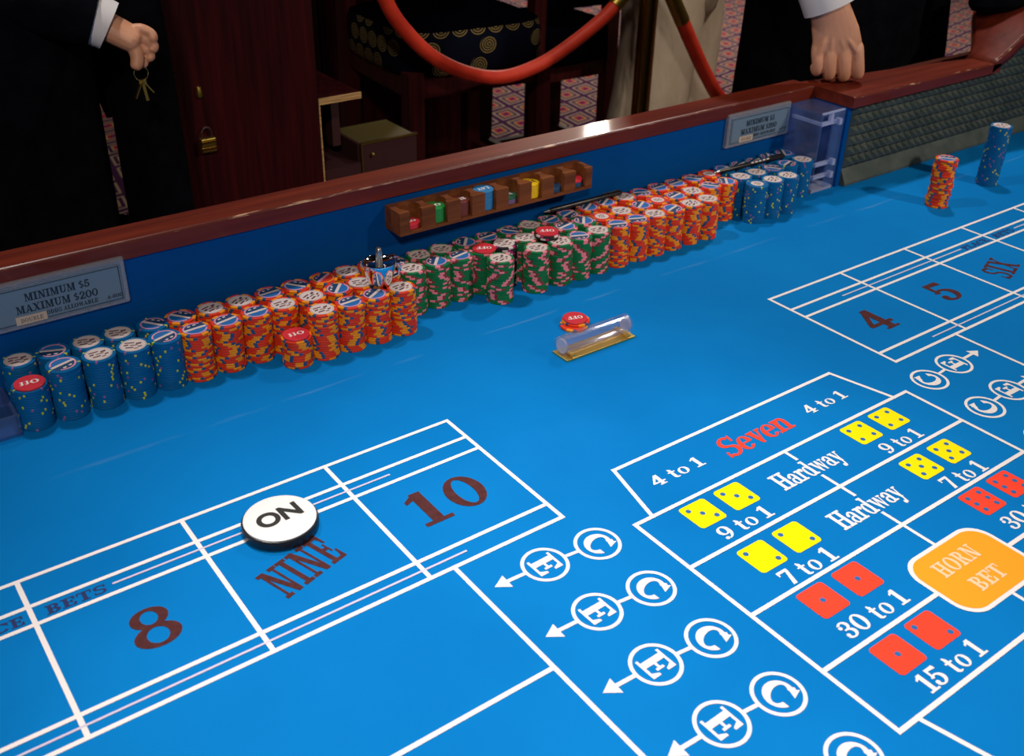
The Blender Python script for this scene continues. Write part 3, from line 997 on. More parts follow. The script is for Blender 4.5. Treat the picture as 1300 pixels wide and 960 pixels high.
def inlay_mesh(kind):
    mb = MB()
    z0 = CH + 0.00012
    R = 0.0155
    if kind == 'W':
        disc(mb, R, z0, 0)
        for k in range(32):
            a, b = 2 * PI * k / 32, 2 * PI * (k + 1) / 32
            mb.add([(r * math.cos(t), r * math.sin(t), z0 + .0001) for r, t in ((.0140, a), (.0147, a), (.0147, b), (.0140, b))], [(0, 1, 2, 3)], 3)
        blob_marks(mb, z0 + .0001, 1)
    elif kind in 'BP':
        disc(mb, R, z0, 0)
        # dark half
        n = 18
        pts = [(R * .99 * math.cos(PI * k / n), R * .99 * math.sin(PI * k / n), z0 + .00005) for k in range(n + 1)]
        mb.add(pts, [tuple(range(n + 1))], 1)
        for k in range(4, 30):
            a, b = 2 * PI * k / 32, 2 * PI * (k + 1) / 32
            mb.add([(r * math.cos(t), r * math.sin(t), z0 + .0001) for r, t in ((.0128, a), (.0149, a), (.0149, b), (.0128, b))], [(0, 1, 2, 3)], 2)
        w = .0027
        mb.add([(-.0145, -w * .6, z0 + .00015), (.0145, -w, z0 + .00015), (.0145, w * .6, z0 + .00015), (-.0145, w, z0 + .00015)], [(0, 1, 2, 3)], 3)
        for x, y in ((-.004, .0085), (.0035, .0090)):
            mb.add([(x - .0022, y - .0016, z0 + .00015), (x + .0022, y - .0012, z0 + .00015), (x + .0015, y + .0016, z0 + .00015), (x - .002, y + .001, z0 + .00015)], [(0, 1, 2, 3)], 3)
    elif kind == 'S':
        disc(mb, .0108, z0, 0)
        blob_marks(mb, z0 + .0001, 1, 0.6)
    return mb


INLAY_M = dict(W=[M['i_white'], M['i_ink'], M['i_pink'], M['i_grey']], B=[M['i_blue'], M['i_dark'], M['i_pink'], M['i_white']],
               P=[M['c_orange'], M['i_dark'], M['c_yellow'], M['i_pink']], S=[M['i_white'], M['i_ink']])
INLAY = {}
for k in 'WBPS':
    mb = inlay_mesh(k)
    me = bpy.data.meshes.new('inlay')
    me.from_pydata(mb.v, [], mb.f)
    for m in INLAY_M[k]:
        me.materials.append(m)
    me.polygons.foreach_set('material_index', mb.m)
    INLAY[k] = me

# the marker buttons (flat discs with a word) used on stacks, in the rack and on the layout
BR_, BH_ = 0.0172, 0.0026


def button_mesh(r, h, m):
    return MB().lathe([(r - .0006, 0), (r, .0006), (r, h - .0006), (r - .0006, h)], 36).mesh('marker_button', m, True, 30)


ORD = ['top', 'second', 'third', 'fourth', 'fifth', 'sixth', 'seventh', 'eighth', 'ninth', 'tenth', 'eleventh', 'twelfth', 'thirteenth', 'fourteenth',
       'fifteenth', 'sixteenth', 'seventeenth', 'eighteenth', 'nineteenth', 'twentieth', 'twenty-first', 'twenty-second', 'twenty-third', 'twenty-fourth',
       'twenty-fifth', 'twenty-sixth', 'twenty-seventh', 'twenty-eighth', 'twenty-ninth', 'thirtieth', 'thirty-first', 'thirty-second', 'thirty-third']
NTH = ['first', 'second', 'third', 'fourth', 'fifth', 'sixth', 'seventh', 'eighth', 'ninth']
FACE = dict(W='white faced', B='blue striped face', P='swirl faced', S='small white centre', N='')

STACKS = []   # colour, x, y, count, face, visible, phrase, lean(dx,dy over the whole height), wobble


def row(color, xs, y, faces, nvis, block, rowname, n=20):
    for i, (x, f) in enumerate(zip(xs, faces)):
        nv = nvis[i] if isinstance(nvis, (list, tuple)) else nvis
        STACKS.append((color, x, y + random.uniform(-.0008, .0008), n, f, nv, f'{NTH[i]} {rowname} stack of {block}', (random.uniform(-.0012, .0012), random.uniform(-.001, .001)), 0.0005))


LB, LO, GB, RO, RB = 'left blue block', 'left orange block', 'green block', 'right orange block', 'right blue block'
row('blue', [-.6750, -.6375, -.5981, -.5590, -.5192], -.0290, 'WBWWB', 3, LB, 'back')
STACKS.append(('blue', -.6760, -.0690, 16, 'N', 16, f'first front stack of {LB}', (0, 0), .0005))
row('blue', [-.6370, -.5955, -.5565, -.5168], -.0690, 'BWWB', 20, LB, 'front')
STACKS[-4:] = [s[:6] + (f'{NTH[i + 1]} front stack of {LB}',) + s[7:] for i, s in enumerate(STACKS[-4:])]
row('orange', [-.4814, -.4424, -.4023, -.3624, -.3239, -.2843, -.2455, -.2080], -.0310, 'BWWBBPWW', 3, LO, 'back')
row('orange', [-.4794, -.4398, -.3998, -.3605, -.3212, -.2826, -.2470, -.2085], -.0712, 'BBBWWBWW', [20, 20, 20, 20, 5, 4, 4, 4], LO, 'middle')
STACKS.append(('orange', -.3655, -.1125, 12, 'N', 12, f'short front stack of {LO}', (0, 0), .0006))
row('orange', [-.3265, -.2875, -.2485, -.2091], -.1122, 'WBBW', 20, LO, 'front')
row('green', [-.1719, -.1319, -.0920, -.0525, -.0120, .0290, .0684, .1060, .1440], -.0335, 'BWWBBBWBB', 3, GB, 'back', 19)
row('green', [-.1655, -.1271, -.0877, -.0490], -.0720, 'WBBN', [20, 20, 20, 14], GB, 'middle')
STACKS.append(('black', -.0095, -.0735, 20, 'W', 20, 'black stack in middle of green block', (0, 0), .0005))
row('green', [.0285, .0668, .1055, .1425], -.0715, 'WNBB', [5, 4, 4, 4], GB, 'right middle')
row('green', [-.0445, .0190, .0640, .0996, .1380], -.1122, 'WWWBW', 20, GB, 'front')
row('orange', [.1835, .2215, .2615, .2995, .3395, .3785, .4180, .4573], -.0325, 'BBWBBBBS', 3, RO, 'back')
row('orange', [.1775, .2190, .2595, .2970, .3365, .3765, .4170, .4555], -.0732, 'SWBSBWBB', [4, 4, 4, 4, 4, 4, 20, 20], RO, 'middle')
row('orange', [.1775, .2175, .2555, .2935, .3335, .3725], -.1125, 'BBWBWW', 20, RO, 'front')
row('blue', [.4985, .5378, .5762, .6150, .6550], -.0290, 'BBBBB', 3, RB, 'back')
row('blue', [.4962, .5345, .5745, .6150, .6545], -.0708, 'WWBBW', [6, 4, 4, 20, 20], RB, 'middle')
row('blue', [.4915, .5320, .5700], -.1115, 'SWW', 20, RB, 'front')
STACKS.append(('orange', .8245, -.2480, 26, 'B', 26, 'lone wobbly orange stack near bumper', (.006, .004), .0016))
STACKS.append(('blue', 1.0010, -.2360, 33, 'W', 33, 'lone tall blue stack near bumper', (.016, .006), .0004))

chips = []     # colour, loc, rz, face or None, label, group, distance, visible, top
campos = Vector(cam.location)
for color, x, y, n, face, nv, phrase, lean, wob in STACKS:
    spin = random.uniform(0, 2 * PI)
    wx = wy = 0.0
    for i in range(n):
        t = i / max(1, n - 1)
        wx += random.uniform(-wob, wob)
        wy += random.uniform(-wob, wob)
        wx *= 0.82
        wy *= 0.82
        loc = (x + lean[0] * t + wx, y + lean[1] * t + wy, i * CH)
        # runs of chips roughly line up, then jump
        spin = spin + (random.uniform(-.25, .25) if random.random() < 0.14 else random.uniform(0, 2 * PI))
        down = n - 1 - i
        top = down == 0
        if top and face != 'N':
            lab = f'{FACE[face]} {color} chip on top, {phrase}'
        else:
            lab = f'{color} chip, {ORD[down]} from top, {phrase}' if down else f'{color} chip under the red button, {phrase}'
        rz = spin
        if top and face in 'BP':
            rz = random.choice((0.25, 0.6, 2.8, 0.1, 3.5, 5.4, 0.9))
        elif top and face == 'W':
            rz = random.uniform(-.5, .5)
        chips.append((color, loc, rz, face if top and face != 'N' else None, lab, phrase, (Vector(loc) - campos).length, down < nv, top, n == 26))

rest = {}
count = {}
for color in CHIP:
    cs = [c for c in chips if c[0] == color]
    vis = [c for c in cs if c[7]]
    vis.sort(key=lambda c: (not c[8], not c[9], c[6]))
    keep, drop = vis[:297], vis[297:]
    rest[color] = drop + [c for c in cs if not c[7]]
    for c in keep:
        o = bpy.data.objects.new(f'{color}_chip', CHIP[color])
        COL.objects.link(o)
        o.location = c[1]
        o.rotation_euler = (0, 0, c[2])
        tag(o, c[4], f'{color} chip', c[5])
        if c[3]:
            i = bpy.data.objects.new('inlay', INLAY[c[3]])
            COL.objects.link(i)
            i.parent = o
WHERE = dict(orange='remaining red-orange chips low in the back rows and far stacks of the orange blocks',
             blue='remaining blue chips hidden low in the back rows of the blue blocks',
             green='remaining green chips hidden low in the back rows of the green block')
for color, cs in rest.items():
    if not cs:
        continue
    src = CHIP[color]
    n = len(src.vertices)
    vv = [v.co.copy() for v in src.vertices]
    ff = [tuple(p.vertices) for p in src.polygons]
    mm = [p.material_index for p in src.polygons]
    V_, F_, Mm = [], [], []
    for c in cs:
        o_ = len(V_)
        ca, sa = math.cos(c[2]), math.sin(c[2])
        lx, ly, lz = c[1]
        V_ += [(v.x * ca - v.y * sa + lx, v.x * sa + v.y * ca + ly, v.z + lz) for v in vv]
        F_ += [tuple(i + o_ for i in f) for f in ff]
        Mm += mm
    me = bpy.data.meshes.new('stacked_chips')
    me.from_pydata(V_, [], F_)
    for m in src.materials:
        me.materials.append(m)
    me.polygons.foreach_set('material_index', Mm)
    o = bpy.data.objects.new(f'stacked_{color}_chips', me)
    COL.objects.link(o)
    tag(o, WHERE.get(color, 'remaining chips'), f'{color} chips')
    o['kind'] = 'stuff'


def button(m, loc, label, text=None, r=BR_, h=BH_, rot=180, th=0.0085, group=None, tw=None, tm='lettering', tilt=None):
    o = bpy.data.objects.new('marker_button', button_mesh(r, h, M[m]))
    COL.objects.link(o)
    o.location = loc
    if tilt:
        o.rotation_euler = tilt
    tag(o, label, 'marker button', group)
    if text:
        a = math.radians(rot)
        u = Vector((math.cos(a), math.sin(a), 0))
        v = Vector((-math.sin(a), math.cos(a), 0)) * th
        tw = tw or r * 1.25
        c = Vector((0, 0, h + .00015)) - u * (tw / 2) - v * .45
        flat(add_text(MB(), text, c, u, v, tw), 'printed_word', M[tm], o)
    return o


button('red', (-.6760, -.0690, 16 * CH), 'red OFF button on first front stack of left blue block', 'Off', rot=178)
button('red', (-.3655, -.1125, 12 * CH), 'red OFF button on short front stack of left orange block', 'Off', rot=178)
button('red', (-.0475, -.0755, 20 * CH), 'red OFF button on a green stack beside the black stack', 'OFF', rot=150)
# two black chips astride the tops of green stacks, a red button on them
for i in range(2):
    o = bpy.data.objects.new('black_chip', CHIP['black'])
    COL.objects.link(o)
    o.location = (.0580, -.0880, 20 * CH + i * CH)
    o.rotation_euler = (0, 0, 0.4 + i * 1.1)
    tag(o, ('lower' if i == 0 else 'upper') + ' black chip under red button lying across green stacks', 'black chip', 'black chips lying across green stacks')
button('red', (.0575, -.0885, 22 * CH), 'red OFF button on two black chips across green stacks', 'OFF', rot=150)
# small pile alone on the felt
for i, (x, y) in enumerate(((-.0085, -.2375), (-.0005, -.2318))):
    o = bpy.data.objects.new('orange_chip', CHIP['orange'])
    COL.objects.link(o)
    o.location = (x, y, i * CH)
    o.rotation_euler = (0, 0, 0.3 + i * 0.8)
    tag(o, ('lower' if i == 0 else 'upper') + ' orange chip under red button alone beside clear tube', 'orange chip', 'orange chips beside the clear tube')
button('red', (-.0012, -.2310, 2 * CH), 'red OFF button on loose orange chips beside clear tube', 'OFF', rot=160)

# ON puck
puck = thing('on_puck', (-0.5287, -0.4035, 0), 'large round ON puck, white top and black rim, on NINE box', 'puck')
MB().lathe([(.0362, 0), (.0382, .0015), (.0388, .005), (.0388, .0100), (.0378, .0118), (.0365, .0122)], 64).build('black_base', M['blackplastic'], puck, True)
o = MB().lathe([(.0366, .0120), (.0366, .0130), (.0355, .0136), (.0340, .0138)], 64).build('white_face', M['whiteplastic'], puck, True)
o['label'] = 'white top face of the puck'


def sans(text, height, m, parent, loc, rot, name='printed_word', bold=0.0):
    cu = bpy.data.curves.new('t', 'FONT')
    cu.body = text
    cu.size = height
    cu.offset = bold
    cu.align_x = 'CENTER'
    cu.align_y = 'CENTER'
    cu.extrude = 0.0
    t = bpy.data.objects.new('t', cu)
    COL.objects.link(t)
    bpy.context.view_layer.update()
    me = bpy.data.meshes.new_from_object(t.evaluated_get(bpy.context.evaluated_depsgraph_get()))
    bpy.data.objects.remove(t)
    me.materials.clear()
    me.materials.append(m)
    o = bpy.data.objects.new(name, me)
    COL.objects.link(o)
    o.parent = parent
    o.location = loc
    o.rotation_euler = rot
    return o


sans('ON', 0.0300, M['inkblack'], puck, (0.0005, 0.0015, .0140), (0, 0, math.radians(3)), 'printed_letters', 0.0012)

# ------------------------------------------------------------------ signs on the back wall


def sign(x0, x1, label, tape):
    t = thing('limit_sign', ((x0 + x1) / 2, -0.006, 0.0945), label, 'sign')
    w, h = x1 - x0, 0.061
    o = MB().box(-w / 2, w / 2, -0.0085, 0, 0, h).build('clear_holder', M['signedge'], t)
    bevel(o, 0.003, 3)
    e = 0.0075
    MB().box(-w / 2 + e, w / 2 - e, -0.0096, -0.0086, e * .9, h - e * 1.1).build('grey_card', M['signface'], t)
    mb = MB()
    x_, z0, z1, q = w / 2 - e - .0012, e * .9 + .0012, h - e * 1.1 - .0012, .0011
    y = -0.0098
    for a, b, c, d in ((-x_, x_, z0, z0 + q), (-x_, x_, z1 - q, z1), (-x_, -x_ + q, z0, z1), (x_ - q, x_, z0, z1)):
        mb.add([(a, y, c), (b, y, c), (b, y, d), (a, y, d)], [(0, 1, 2, 3)])
    flat(mb, 'border_line', M['signborder'], t)
    y = -0.0101
    U, Vv = Vector((1, 0, 0)), Vector((0, 0, 1))
    s = w / 0.163

    def ln(txt, xc, z, hh, ww, m='signtext'):
        flat(add_text(MB(), txt, (xc - ww / 2, y, z), U, Vv * hh, ww), 'printed_word', M[m], t)
    ln('MINIMUM $5', 0.000, 0.0345, 0.0098, 0.0740)
    ln('MAXIMUM $200', -0.002, 0.0205, 0.0098, 0.0930)
    ln('ODDS ALLOWABLE', 0.013, 0.0120, 0.0052, 0.0600)
    ln('A-500', 0.0630, 0.0120, 0.0045, 0.0190)
    if tape:
        o = MB().box(-.0510, -.0165, -.0105, -.0096, .0068, .0170).build('paper_label', M['tape'], t)
        o['label'] = 'cream paper label strip'
        flat(add_text(MB(), 'DOUBLE', (-.0460, -.0107, .0092), U, Vv * .0052, .0250), 'printed_word', M['tapetext'], o)
    else:
        o = MB().box(-.0510, -.0165, -.0105, -.0096, .0068, .0170).build('paper_label', M['tape'], t)
        flat(add_text(MB(), 'DOUBLE', (-.0460, -.0107, .0092), U, Vv * .0052, .0250), 'printed_word', M['tapetext'], o)
    return t


sign(-0.697, -0.534, 'clear framed betting limit sign above left blue chip stacks', True)
sign(0.5113, 0.674, 'clear framed betting limit sign beside the clear acrylic box', False)

# ------------------------------------------------------------------ wooden rack of marker buttons
rack = thing('button_rack', (0, -0.006, 0.104), 'wooden rack with eight round pockets on blue wall above green chips', 'rack')
HX = [-0.1428 + 0.0424 * i for i in range(8)]
HC, HR, YF = -0.0205, 0.0166, -0.0400
poly = [(-0.169, 0.0), (-0.169, YF)]
for hx in HX:
    half = 0.0100
    a0 = math.atan2(-math.sqrt(HR * HR - half * half), -half)
    a1 = math.atan2(-math.sqrt(HR * HR - half * half), half) - 2 * PI
    poly.append((hx - half, YF))
    for k in range(21):
        a = a0 + (a1 - a0) * k / 20
        poly.append((hx + HR * math.cos(a), HC + HR * math.sin(a)))
    poly.append((hx + half, YF))
poly += [(0.177, YF), (0.177, 0.0)]
MB().prism(poly, 0.004, 0.034).build('pocket_block', M['rackwood'], rack)
MB().box(-0.169, 0.177, YF - .0004, 0.0, 0.0, 0.0039).build('bottom_board', M['rackwood'], rack)
RACKB = [(2, 'red', 'OFF', 'red', 'lettering'), (6, 'green', 'ON', 'green', 'lettering'), (6, 'brown', 'BUY', 'brown', 'lettering'), (8, 'lblue', 'LAY', 'light blue', 'lettering'),
         (3, 'darkgreen', 'NO', 'dark green', 'lettering'), (6, 'yellow', 'BUY', 'yellow', 'inkblack'), (2, 'navy', 'A', 'navy', 'lettering'), (3, 'red', 'A', 'red', 'lettering')]
for i, (n, m, txt, cn, tm) in enumerate(RACKB):
    h = 0.0036
    for k in range(n):
        top = k == n - 1
        mm, nm = m, cn
        if i == 4 and k < 2:
            mm, nm = 'purple', 'purple'
        if i == 7 and k < 2:
            mm, nm = 'navy', 'navy'
        down = n - 1 - k
        pos = 'top' if top else ORD[down] + ' from top'
        button(mm, (HX[i], -0.006 + HC, 0.104 + 0.004 + k * h), f'{nm} button, {pos}, in {NTH[i]} pocket of wooden rack from left', txt if top else None, 0.0155, h, 180, 0.0085,
               f'buttons in the {NTH[i]} pocket of the rack', 0.0200, tm)

# ------------------------------------------------------------------ clear acrylic box beside the bumper
ax = thing('acrylic_box', (0.705, -0.048, 0.0), 'clear acrylic box standing between right blue chips and green bumper', 'box')
W2, D2, HH = 0.0325, 0.0375, 0.150
MB().box(-W2, -W2 + .004, -D2, D2, 0, HH).build('side_panel', M['acrylic'], ax)
MB().box(W2 - .004, W2, -D2, D2, 0, HH).build('side_panel', M['acrylic'], ax)
MB().box(-W2 + .004, W2 - .004, D2 - .004, D2, 0, HH).build('back_wall', M['acrylic'], ax)
for z, m in ((0.0, 'frosted'), (HH - .006, 'acrylic')):
    MB().box(-W2 + .004, W2 - .004, -D2, D2 - .004, z, z + .006).build('end_plate', M[m], ax)
MB().box(.004, W2 - .004, -D2, -D2 + .004, .006, HH - .006).build('front_strip', M['acrylic'], ax)
for z in (HH - .024, .050, .026):
    MB().box(-W2 + .004, -W2 + .010, -D2, D2 - .006, z, z + .005).build('shelf_lip', M['frosted'], ax)
    MB().box(-W2 + .010, W2 - .012, -D2, -D2 + .008, z, z + .005).build('shelf_lip', M['frosted'], ax)
    MB().box(W2 - .018, W2 - .010, -D2 - .004, -D2 + .006, z - .003, z + .008).build('latch_block', M['frosted'], ax)
MB().box(-.006, .002, -D2, -D2 + .006, HH - .020, HH - .004).build('latch_block', M['frosted'], ax)
MB().box(-W2 + .001, W2 - .001, -D2 - .0005, -D2 + .0015, HH - .003, HH + .0005).build('polished_edge', M['frosted'], ax)

lt = thing('acrylic_tray', (-0.735, -0.048, 0.0), 'low clear acrylic tray at left edge beside blue chips', 'tray')
MB().box(-.038, .038, -.0375, .0375, 0, .004).build('base', M['acrylic'], lt)
for a_, b_, c_, d_, n_ in ((.034, .038, -.0375, .0375, 'side_panel'), (-.038, -.034, -.0375, .0375, 'side_panel'), (-.034, .034, -.0375, -.0335, 'front_panel'), (-.034, .034, .0335, .0375, 'back_wall')):
    MB().box(a_, b_, c_, d_,   .0041, .027).build(n_, M['acrylic'], lt)

# ------------------------------------------------------------------ acrylic tube on its brass plate
tb = thing('clear_tube', (-0.019, -0.2935, 0.0), 'clear acrylic tube lying on a brass plate on open felt', 'tube')
o = MB().box(-.060, .060, -.0165, .0150, 0, .0030).build('brass_plate', M['goldplate'], tb)
bevel(o, .0008)
RO_, RI_ = 0.0138, 0.0105
o = MB().lathe([(RO_, -.058), (RO_, .056), (RI_, .056), (RI_, -.058)], 40, (0, -.0005, .0030 + RO_), 0, 'x', True).build('tube_wall', M['glass'], tb, True)
for x in (-.058, .0525):
    MB().lathe([(RI_ - .0002, x), (RI_ - .0002, x + .0035)], 32, (0, -.0005, .0030 + RO_), 0, 'x').build('end_plug', M['plug'], tb, True)
for x in (-.050, .046):
    MB().box(x, x + .006, -.0150, .0140, .0031, .0060).build('brass_cradle', M['goldplate'], tb)

# ------------------------------------------------------------------ chrome cup standing on the chips
cup = thing('chrome_cup', (-0.2285, -0.0900, 0.0661), 'small chrome cup with upright peg standing on left orange stacks', 'cup')
MB().lathe([(.0120, 0), (.0150, .0012), (.0172, .008), (.0205, .020), (.0226, .028), (.0232, .0315), (.0228, .0335), (.0214, .0338), (.0205, .0322), (.004, .0312)], 40).build('bowl', M['chrome'], cup, True, angle=60)
MB().lathe([(.0044, .0310), (.0046, .046), (.0040, .0515), (.0026, .053)], 20).build('peg', M['steel'], cup, True)
MB().tube([(.0205, -.004, .028), (.0275, -.004, .0255), (.0295, -.004, .018), (.0260, -.004, .0095), (.0165, -.004, .0080)], .0024, 10).build('handle', M['chrome'], cup, True)
MB().lathe([(.0035, .0), (.0055, .001), (.0055, .009), (.0035, .010)], 16, (.026, .012, .022)).build('hinge_knob', M['chrome'], cup, True)


# ------------------------------------------------------------------ pens lying along the back rows
def pen(a, b, label, silver):
    t = thing('pen', a, label, 'pen')
    A, B = Vector((0, 0, 0)), Vector(b) - Vector(a)
    d = B.normalized()
    MB().tube([A + d * .010, A + d * .014, B - d * .004, B], [.0030, .0042, .0042, .0036], 14).build('barrel', M['blackplastic'], t, True)
    MB().tube([A, A + d * .010], [.0008, .0030], 12).build('tip', M['steel'], t, True)
    MB().tube([B - d * .040 + Vector((0, 0, .0052)), B - d * .002 + Vector((0, 0, .0052))], .0010, 8).build('clip', M['blackplastic'], t, True)
    if silver:
        side = d.cross(Vector((0, 0, 1))).normalized()
        for k in range(5):
            p = A + d * (.085 + k * .0095) + Vector((0, 0, .0030)) + side * .0030
            MB().bar(p, p + d * .006, .0012, .0022).build('printed_letter', M['lettering'], t)


pen((.4600, -.0420, .0704), (.6300, -.0480, .0704), 'black pen with white lettering lying across right blue stacks', True)
pen((.1050, -.0200, .0704), (.2620, -.0225, .0704), 'plain black pen lying along back stacks below the wooden rack', False)

# ------------------------------------------------------------------ background furniture
cab = thing('wooden_cabinet', (0, 0, -0.72), 'tall dark wine wood cabinet behind the rail, hung with brass lock', 'cabinet')


def cpart(mb, name, m, smooth=False):
    o = mb.build(name, m, cab, smooth)
    o.location = (0, 0, 0.72)
    return o


cpart(MB().box(-0.282, 0.036, 0.60, 0.62, -0.72, 0.60), 'door', M['cabinet'])
cpart(MB().box(-0.282, -0.270, 0.62, 0.66, -0.72, 0.60), 'side_panel', M['cabinet'])
cpart(MB().box(0.016, 0.036, 0.62, 1.10, -0.72, 0.105), 'side_panel', M['cabinet'])
cpart(MB().box(-0.270, 0.016, 0.65, 0.66, -0.72, 0.60), 'back_wall', M['cabinet'])
cpart(MB().box(-0.282, 0.036, 0.60, 0.66, 0.60, 0.62), 'top_board', M['cabinet'])
cpart(MB().box(0.036, 0.0385, 0.598, 0.620, -0.72, 0.095), 'edge_strip', M['plyedge'])
cpart(MB().box(0.0365, 0.129, 0.598, 0.602, 0.095, 0.107), 'edge_strip', M['plyedge'])
cpart(MB().box(0.0365, 0.129, 0.602, 0.86, 0.095, 0.107), 'shelf', M['cabinet'])
cpart(MB().box(0.0385, 0.13, 0.86, 0.88, -0.72, 0.60), 'inner_panel', M['cabinet'])
cpart(MB().box(0.112, 0.13, 0.70, 0.86, -0.03, 0.095), 'inner_panel', M['darkred'])
cpart(MB().box(0.0385, 0.150, 0.655, 0.86, -0.72, -0.06), 'inner_panel', M['darkred'])
# pulled-out drawer
dr = cpart(MB().box(0.157, 0.285, 0.665, 0.78, -0.030, -0.022), 'drawer', M['tan'])
MB().box(0.157, 0.290, 0.660, 0.6645, -0.100, -0.020).build('drawer_front', M['darkred'], dr)
MB().box(0.157, 0.292, 0.6575, 0.6598, -0.0235, -0.0195).build('metal_strip', M['dullbrass'], dr)
MB().box(0.155, 0.1575, 0.6575, 0.6598, -0.100, -0.0195).build('metal_strip', M['dullbrass'], dr)
MB().lathe([(.002, 0), (.004, .002), (.004, .006), (.002, .008)], 12, (0.180, 0.656, -0.052)).build('knob', M['dullbrass'], dr, True)
cpart(MB().box(0.150, 0.157, 0.665, 0.86, -0.72, -0.022), 'inner_panel', M['darkred'])
cpart(MB().box(0.157, 0.288, 0.80, 0.86, -0.72, -0.10), 'inner_panel', M['cabinet'])

# keyhole plate and hanging brass lock
kp = thing('brass_lock', (-0.1935, 0.596, 0.062), 'small brass padlock hanging on the dark cabinet door', 'lock')
o = MB().box(-.014, .014, -.012, .003, -.014, .012).build('lock_body', M['dullbrass'], kp)
bevel(o, .002)
for z in (-.008, .004):
    MB().box(-.0145, .0145, -.0132, -.0122, z, z + .003).build('band', M['brass'], kp)
MB().tube([(-.009, -.004, .010), (-.009, -.004, .022), (-.005, -.004, .029), (0, -.004, .031), (.005, -.004, .029), (.009, -.004, .022), (.009, -.004, .010)], .0022, 10).build('shackle', M['darkred'], kp, True)
es = cpart(MB().lathe([(.001, 0), (.0055, .003), (.006, .012), (.004, .020), (.001, .022)], 14, (-0.196, 0.597, 0.145)), 'keyhole_plate', M['dullbrass'], True)


cab2 = thing('dark_filler_cabinet', (0.76, 1.50, -0.72), 'tall dark cabinet added to fill the black area behind the spiral seated stool', 'cabinet')  # added to keep the gap black and stand in for under-stool shade
MB().box(-.27, .27, 0, .45, 0, 1.45).build('carcass', M['cabinet'], cab2)
for x in (-.265, .004):
    MB().box(x, x + .261, -.018, -.0005, .05, 1.40).build('door', M['cabinet'], cab2)
# stanchion with its ropes
PX_, PY_ = 1.078, 0.80
st = thing('rope_post', (PX_, PY_, -0.72), 'polished brass stanchion post standing behind the rail', 'post')
MB().lathe([(.11, 0), (.11, .012), (.09, .024), (.05, .036), (.026, .05)], 40).build('base', M['brass'], st, True)
MB().lathe([(.0245, .05), (.0245, .98)], 28).build('pole', M['brass'], st, True)
MB().lathe([(.030, .97), (.030, 1.0), (.016, 1.01), (.034, 1.035), (.034, 1.06), (.012, 1.085)], 28).build('finial', M['brass'], st, True)


def hang(a, b, sag, n=28):
    a, b = Vector(a), Vector(b)
    return [a.lerp(b, i / n) - Vector((0, 0, sag * (1 - (2 * i / n - 1) ** 2))) for i in range(n + 1)]


def bez(P, n=12):
    out = []
    for i in range(len(P) - 1):
        p0, p1, p2, p3 = Vector(P[max(i - 1, 0)]), Vector(P[i]), Vector(P[i + 1]), Vector(P[min(i + 2, len(P) - 1)])
        for k in range(n):
            t = k / n
            out.append(0.5 * ((2 * p1) + (p2 - p0) * t + (2 * p0 - 5 * p1 + 4 * p2 - p3) * t * t + (3 * p1 - p0 - 3 * p2 + p3) * t ** 3))
    out.append(Vector(P[-1]))
    return out


rp = thing('barrier_rope', (0.62, 0.8, -0.10), 'sagging red barrier rope hung left of the brass post', 'rope')
pts = bez([(0.255, .80, .36), (.302, .80, .24), (.345, .80, .170), (0.425, .80, .093), (0.525, .80, .041), (0.625, .80, .020), (0.735, .80, .036), (0.84, .80, .078), (0.925, .80, .123), (0.965, .80, .152)])
o_ = MB().tube([p - Vector((.62, .8, -.10)) for p in pts], .0165, 16).build('cord', M['rope'], rp, True)
MB().tube([Vector(p) - Vector((.62, .8, -.10)) for p in ((0.960, .80, .148), (1.005, .80, .185), (1.045, .80, .225))], [.0185, .0185, .012], 16).build('brass_end', M['dullbrass'], rp, True)
rp2 = thing('barrier_rope', (1.25, 0.8, -0.10), 'red barrier rope dropping right of the brass post', 'rope')
P0_ = Vector((1.25, .8, -.10))
MB().tube([Vector(p) - P0_ for p in ((1.112, .80, .225), (1.150, .80, .165), (1.205, .80, .085))], [.012, .0200, .0205], 16).build('brass_end', M['dullbrass'], rp2, True)
MB().tube([p - P0_ for p in bez([(1.200, .80, .092), (1.26, .80, .005), (1.32, .80, -.075), (1.385, .80, -.148), (1.47, .80, -.20), (1.58, .80, -.22), (1.72, .80, -.20)])], .0195, 16).build('cord', M['rope'], rp2, True)


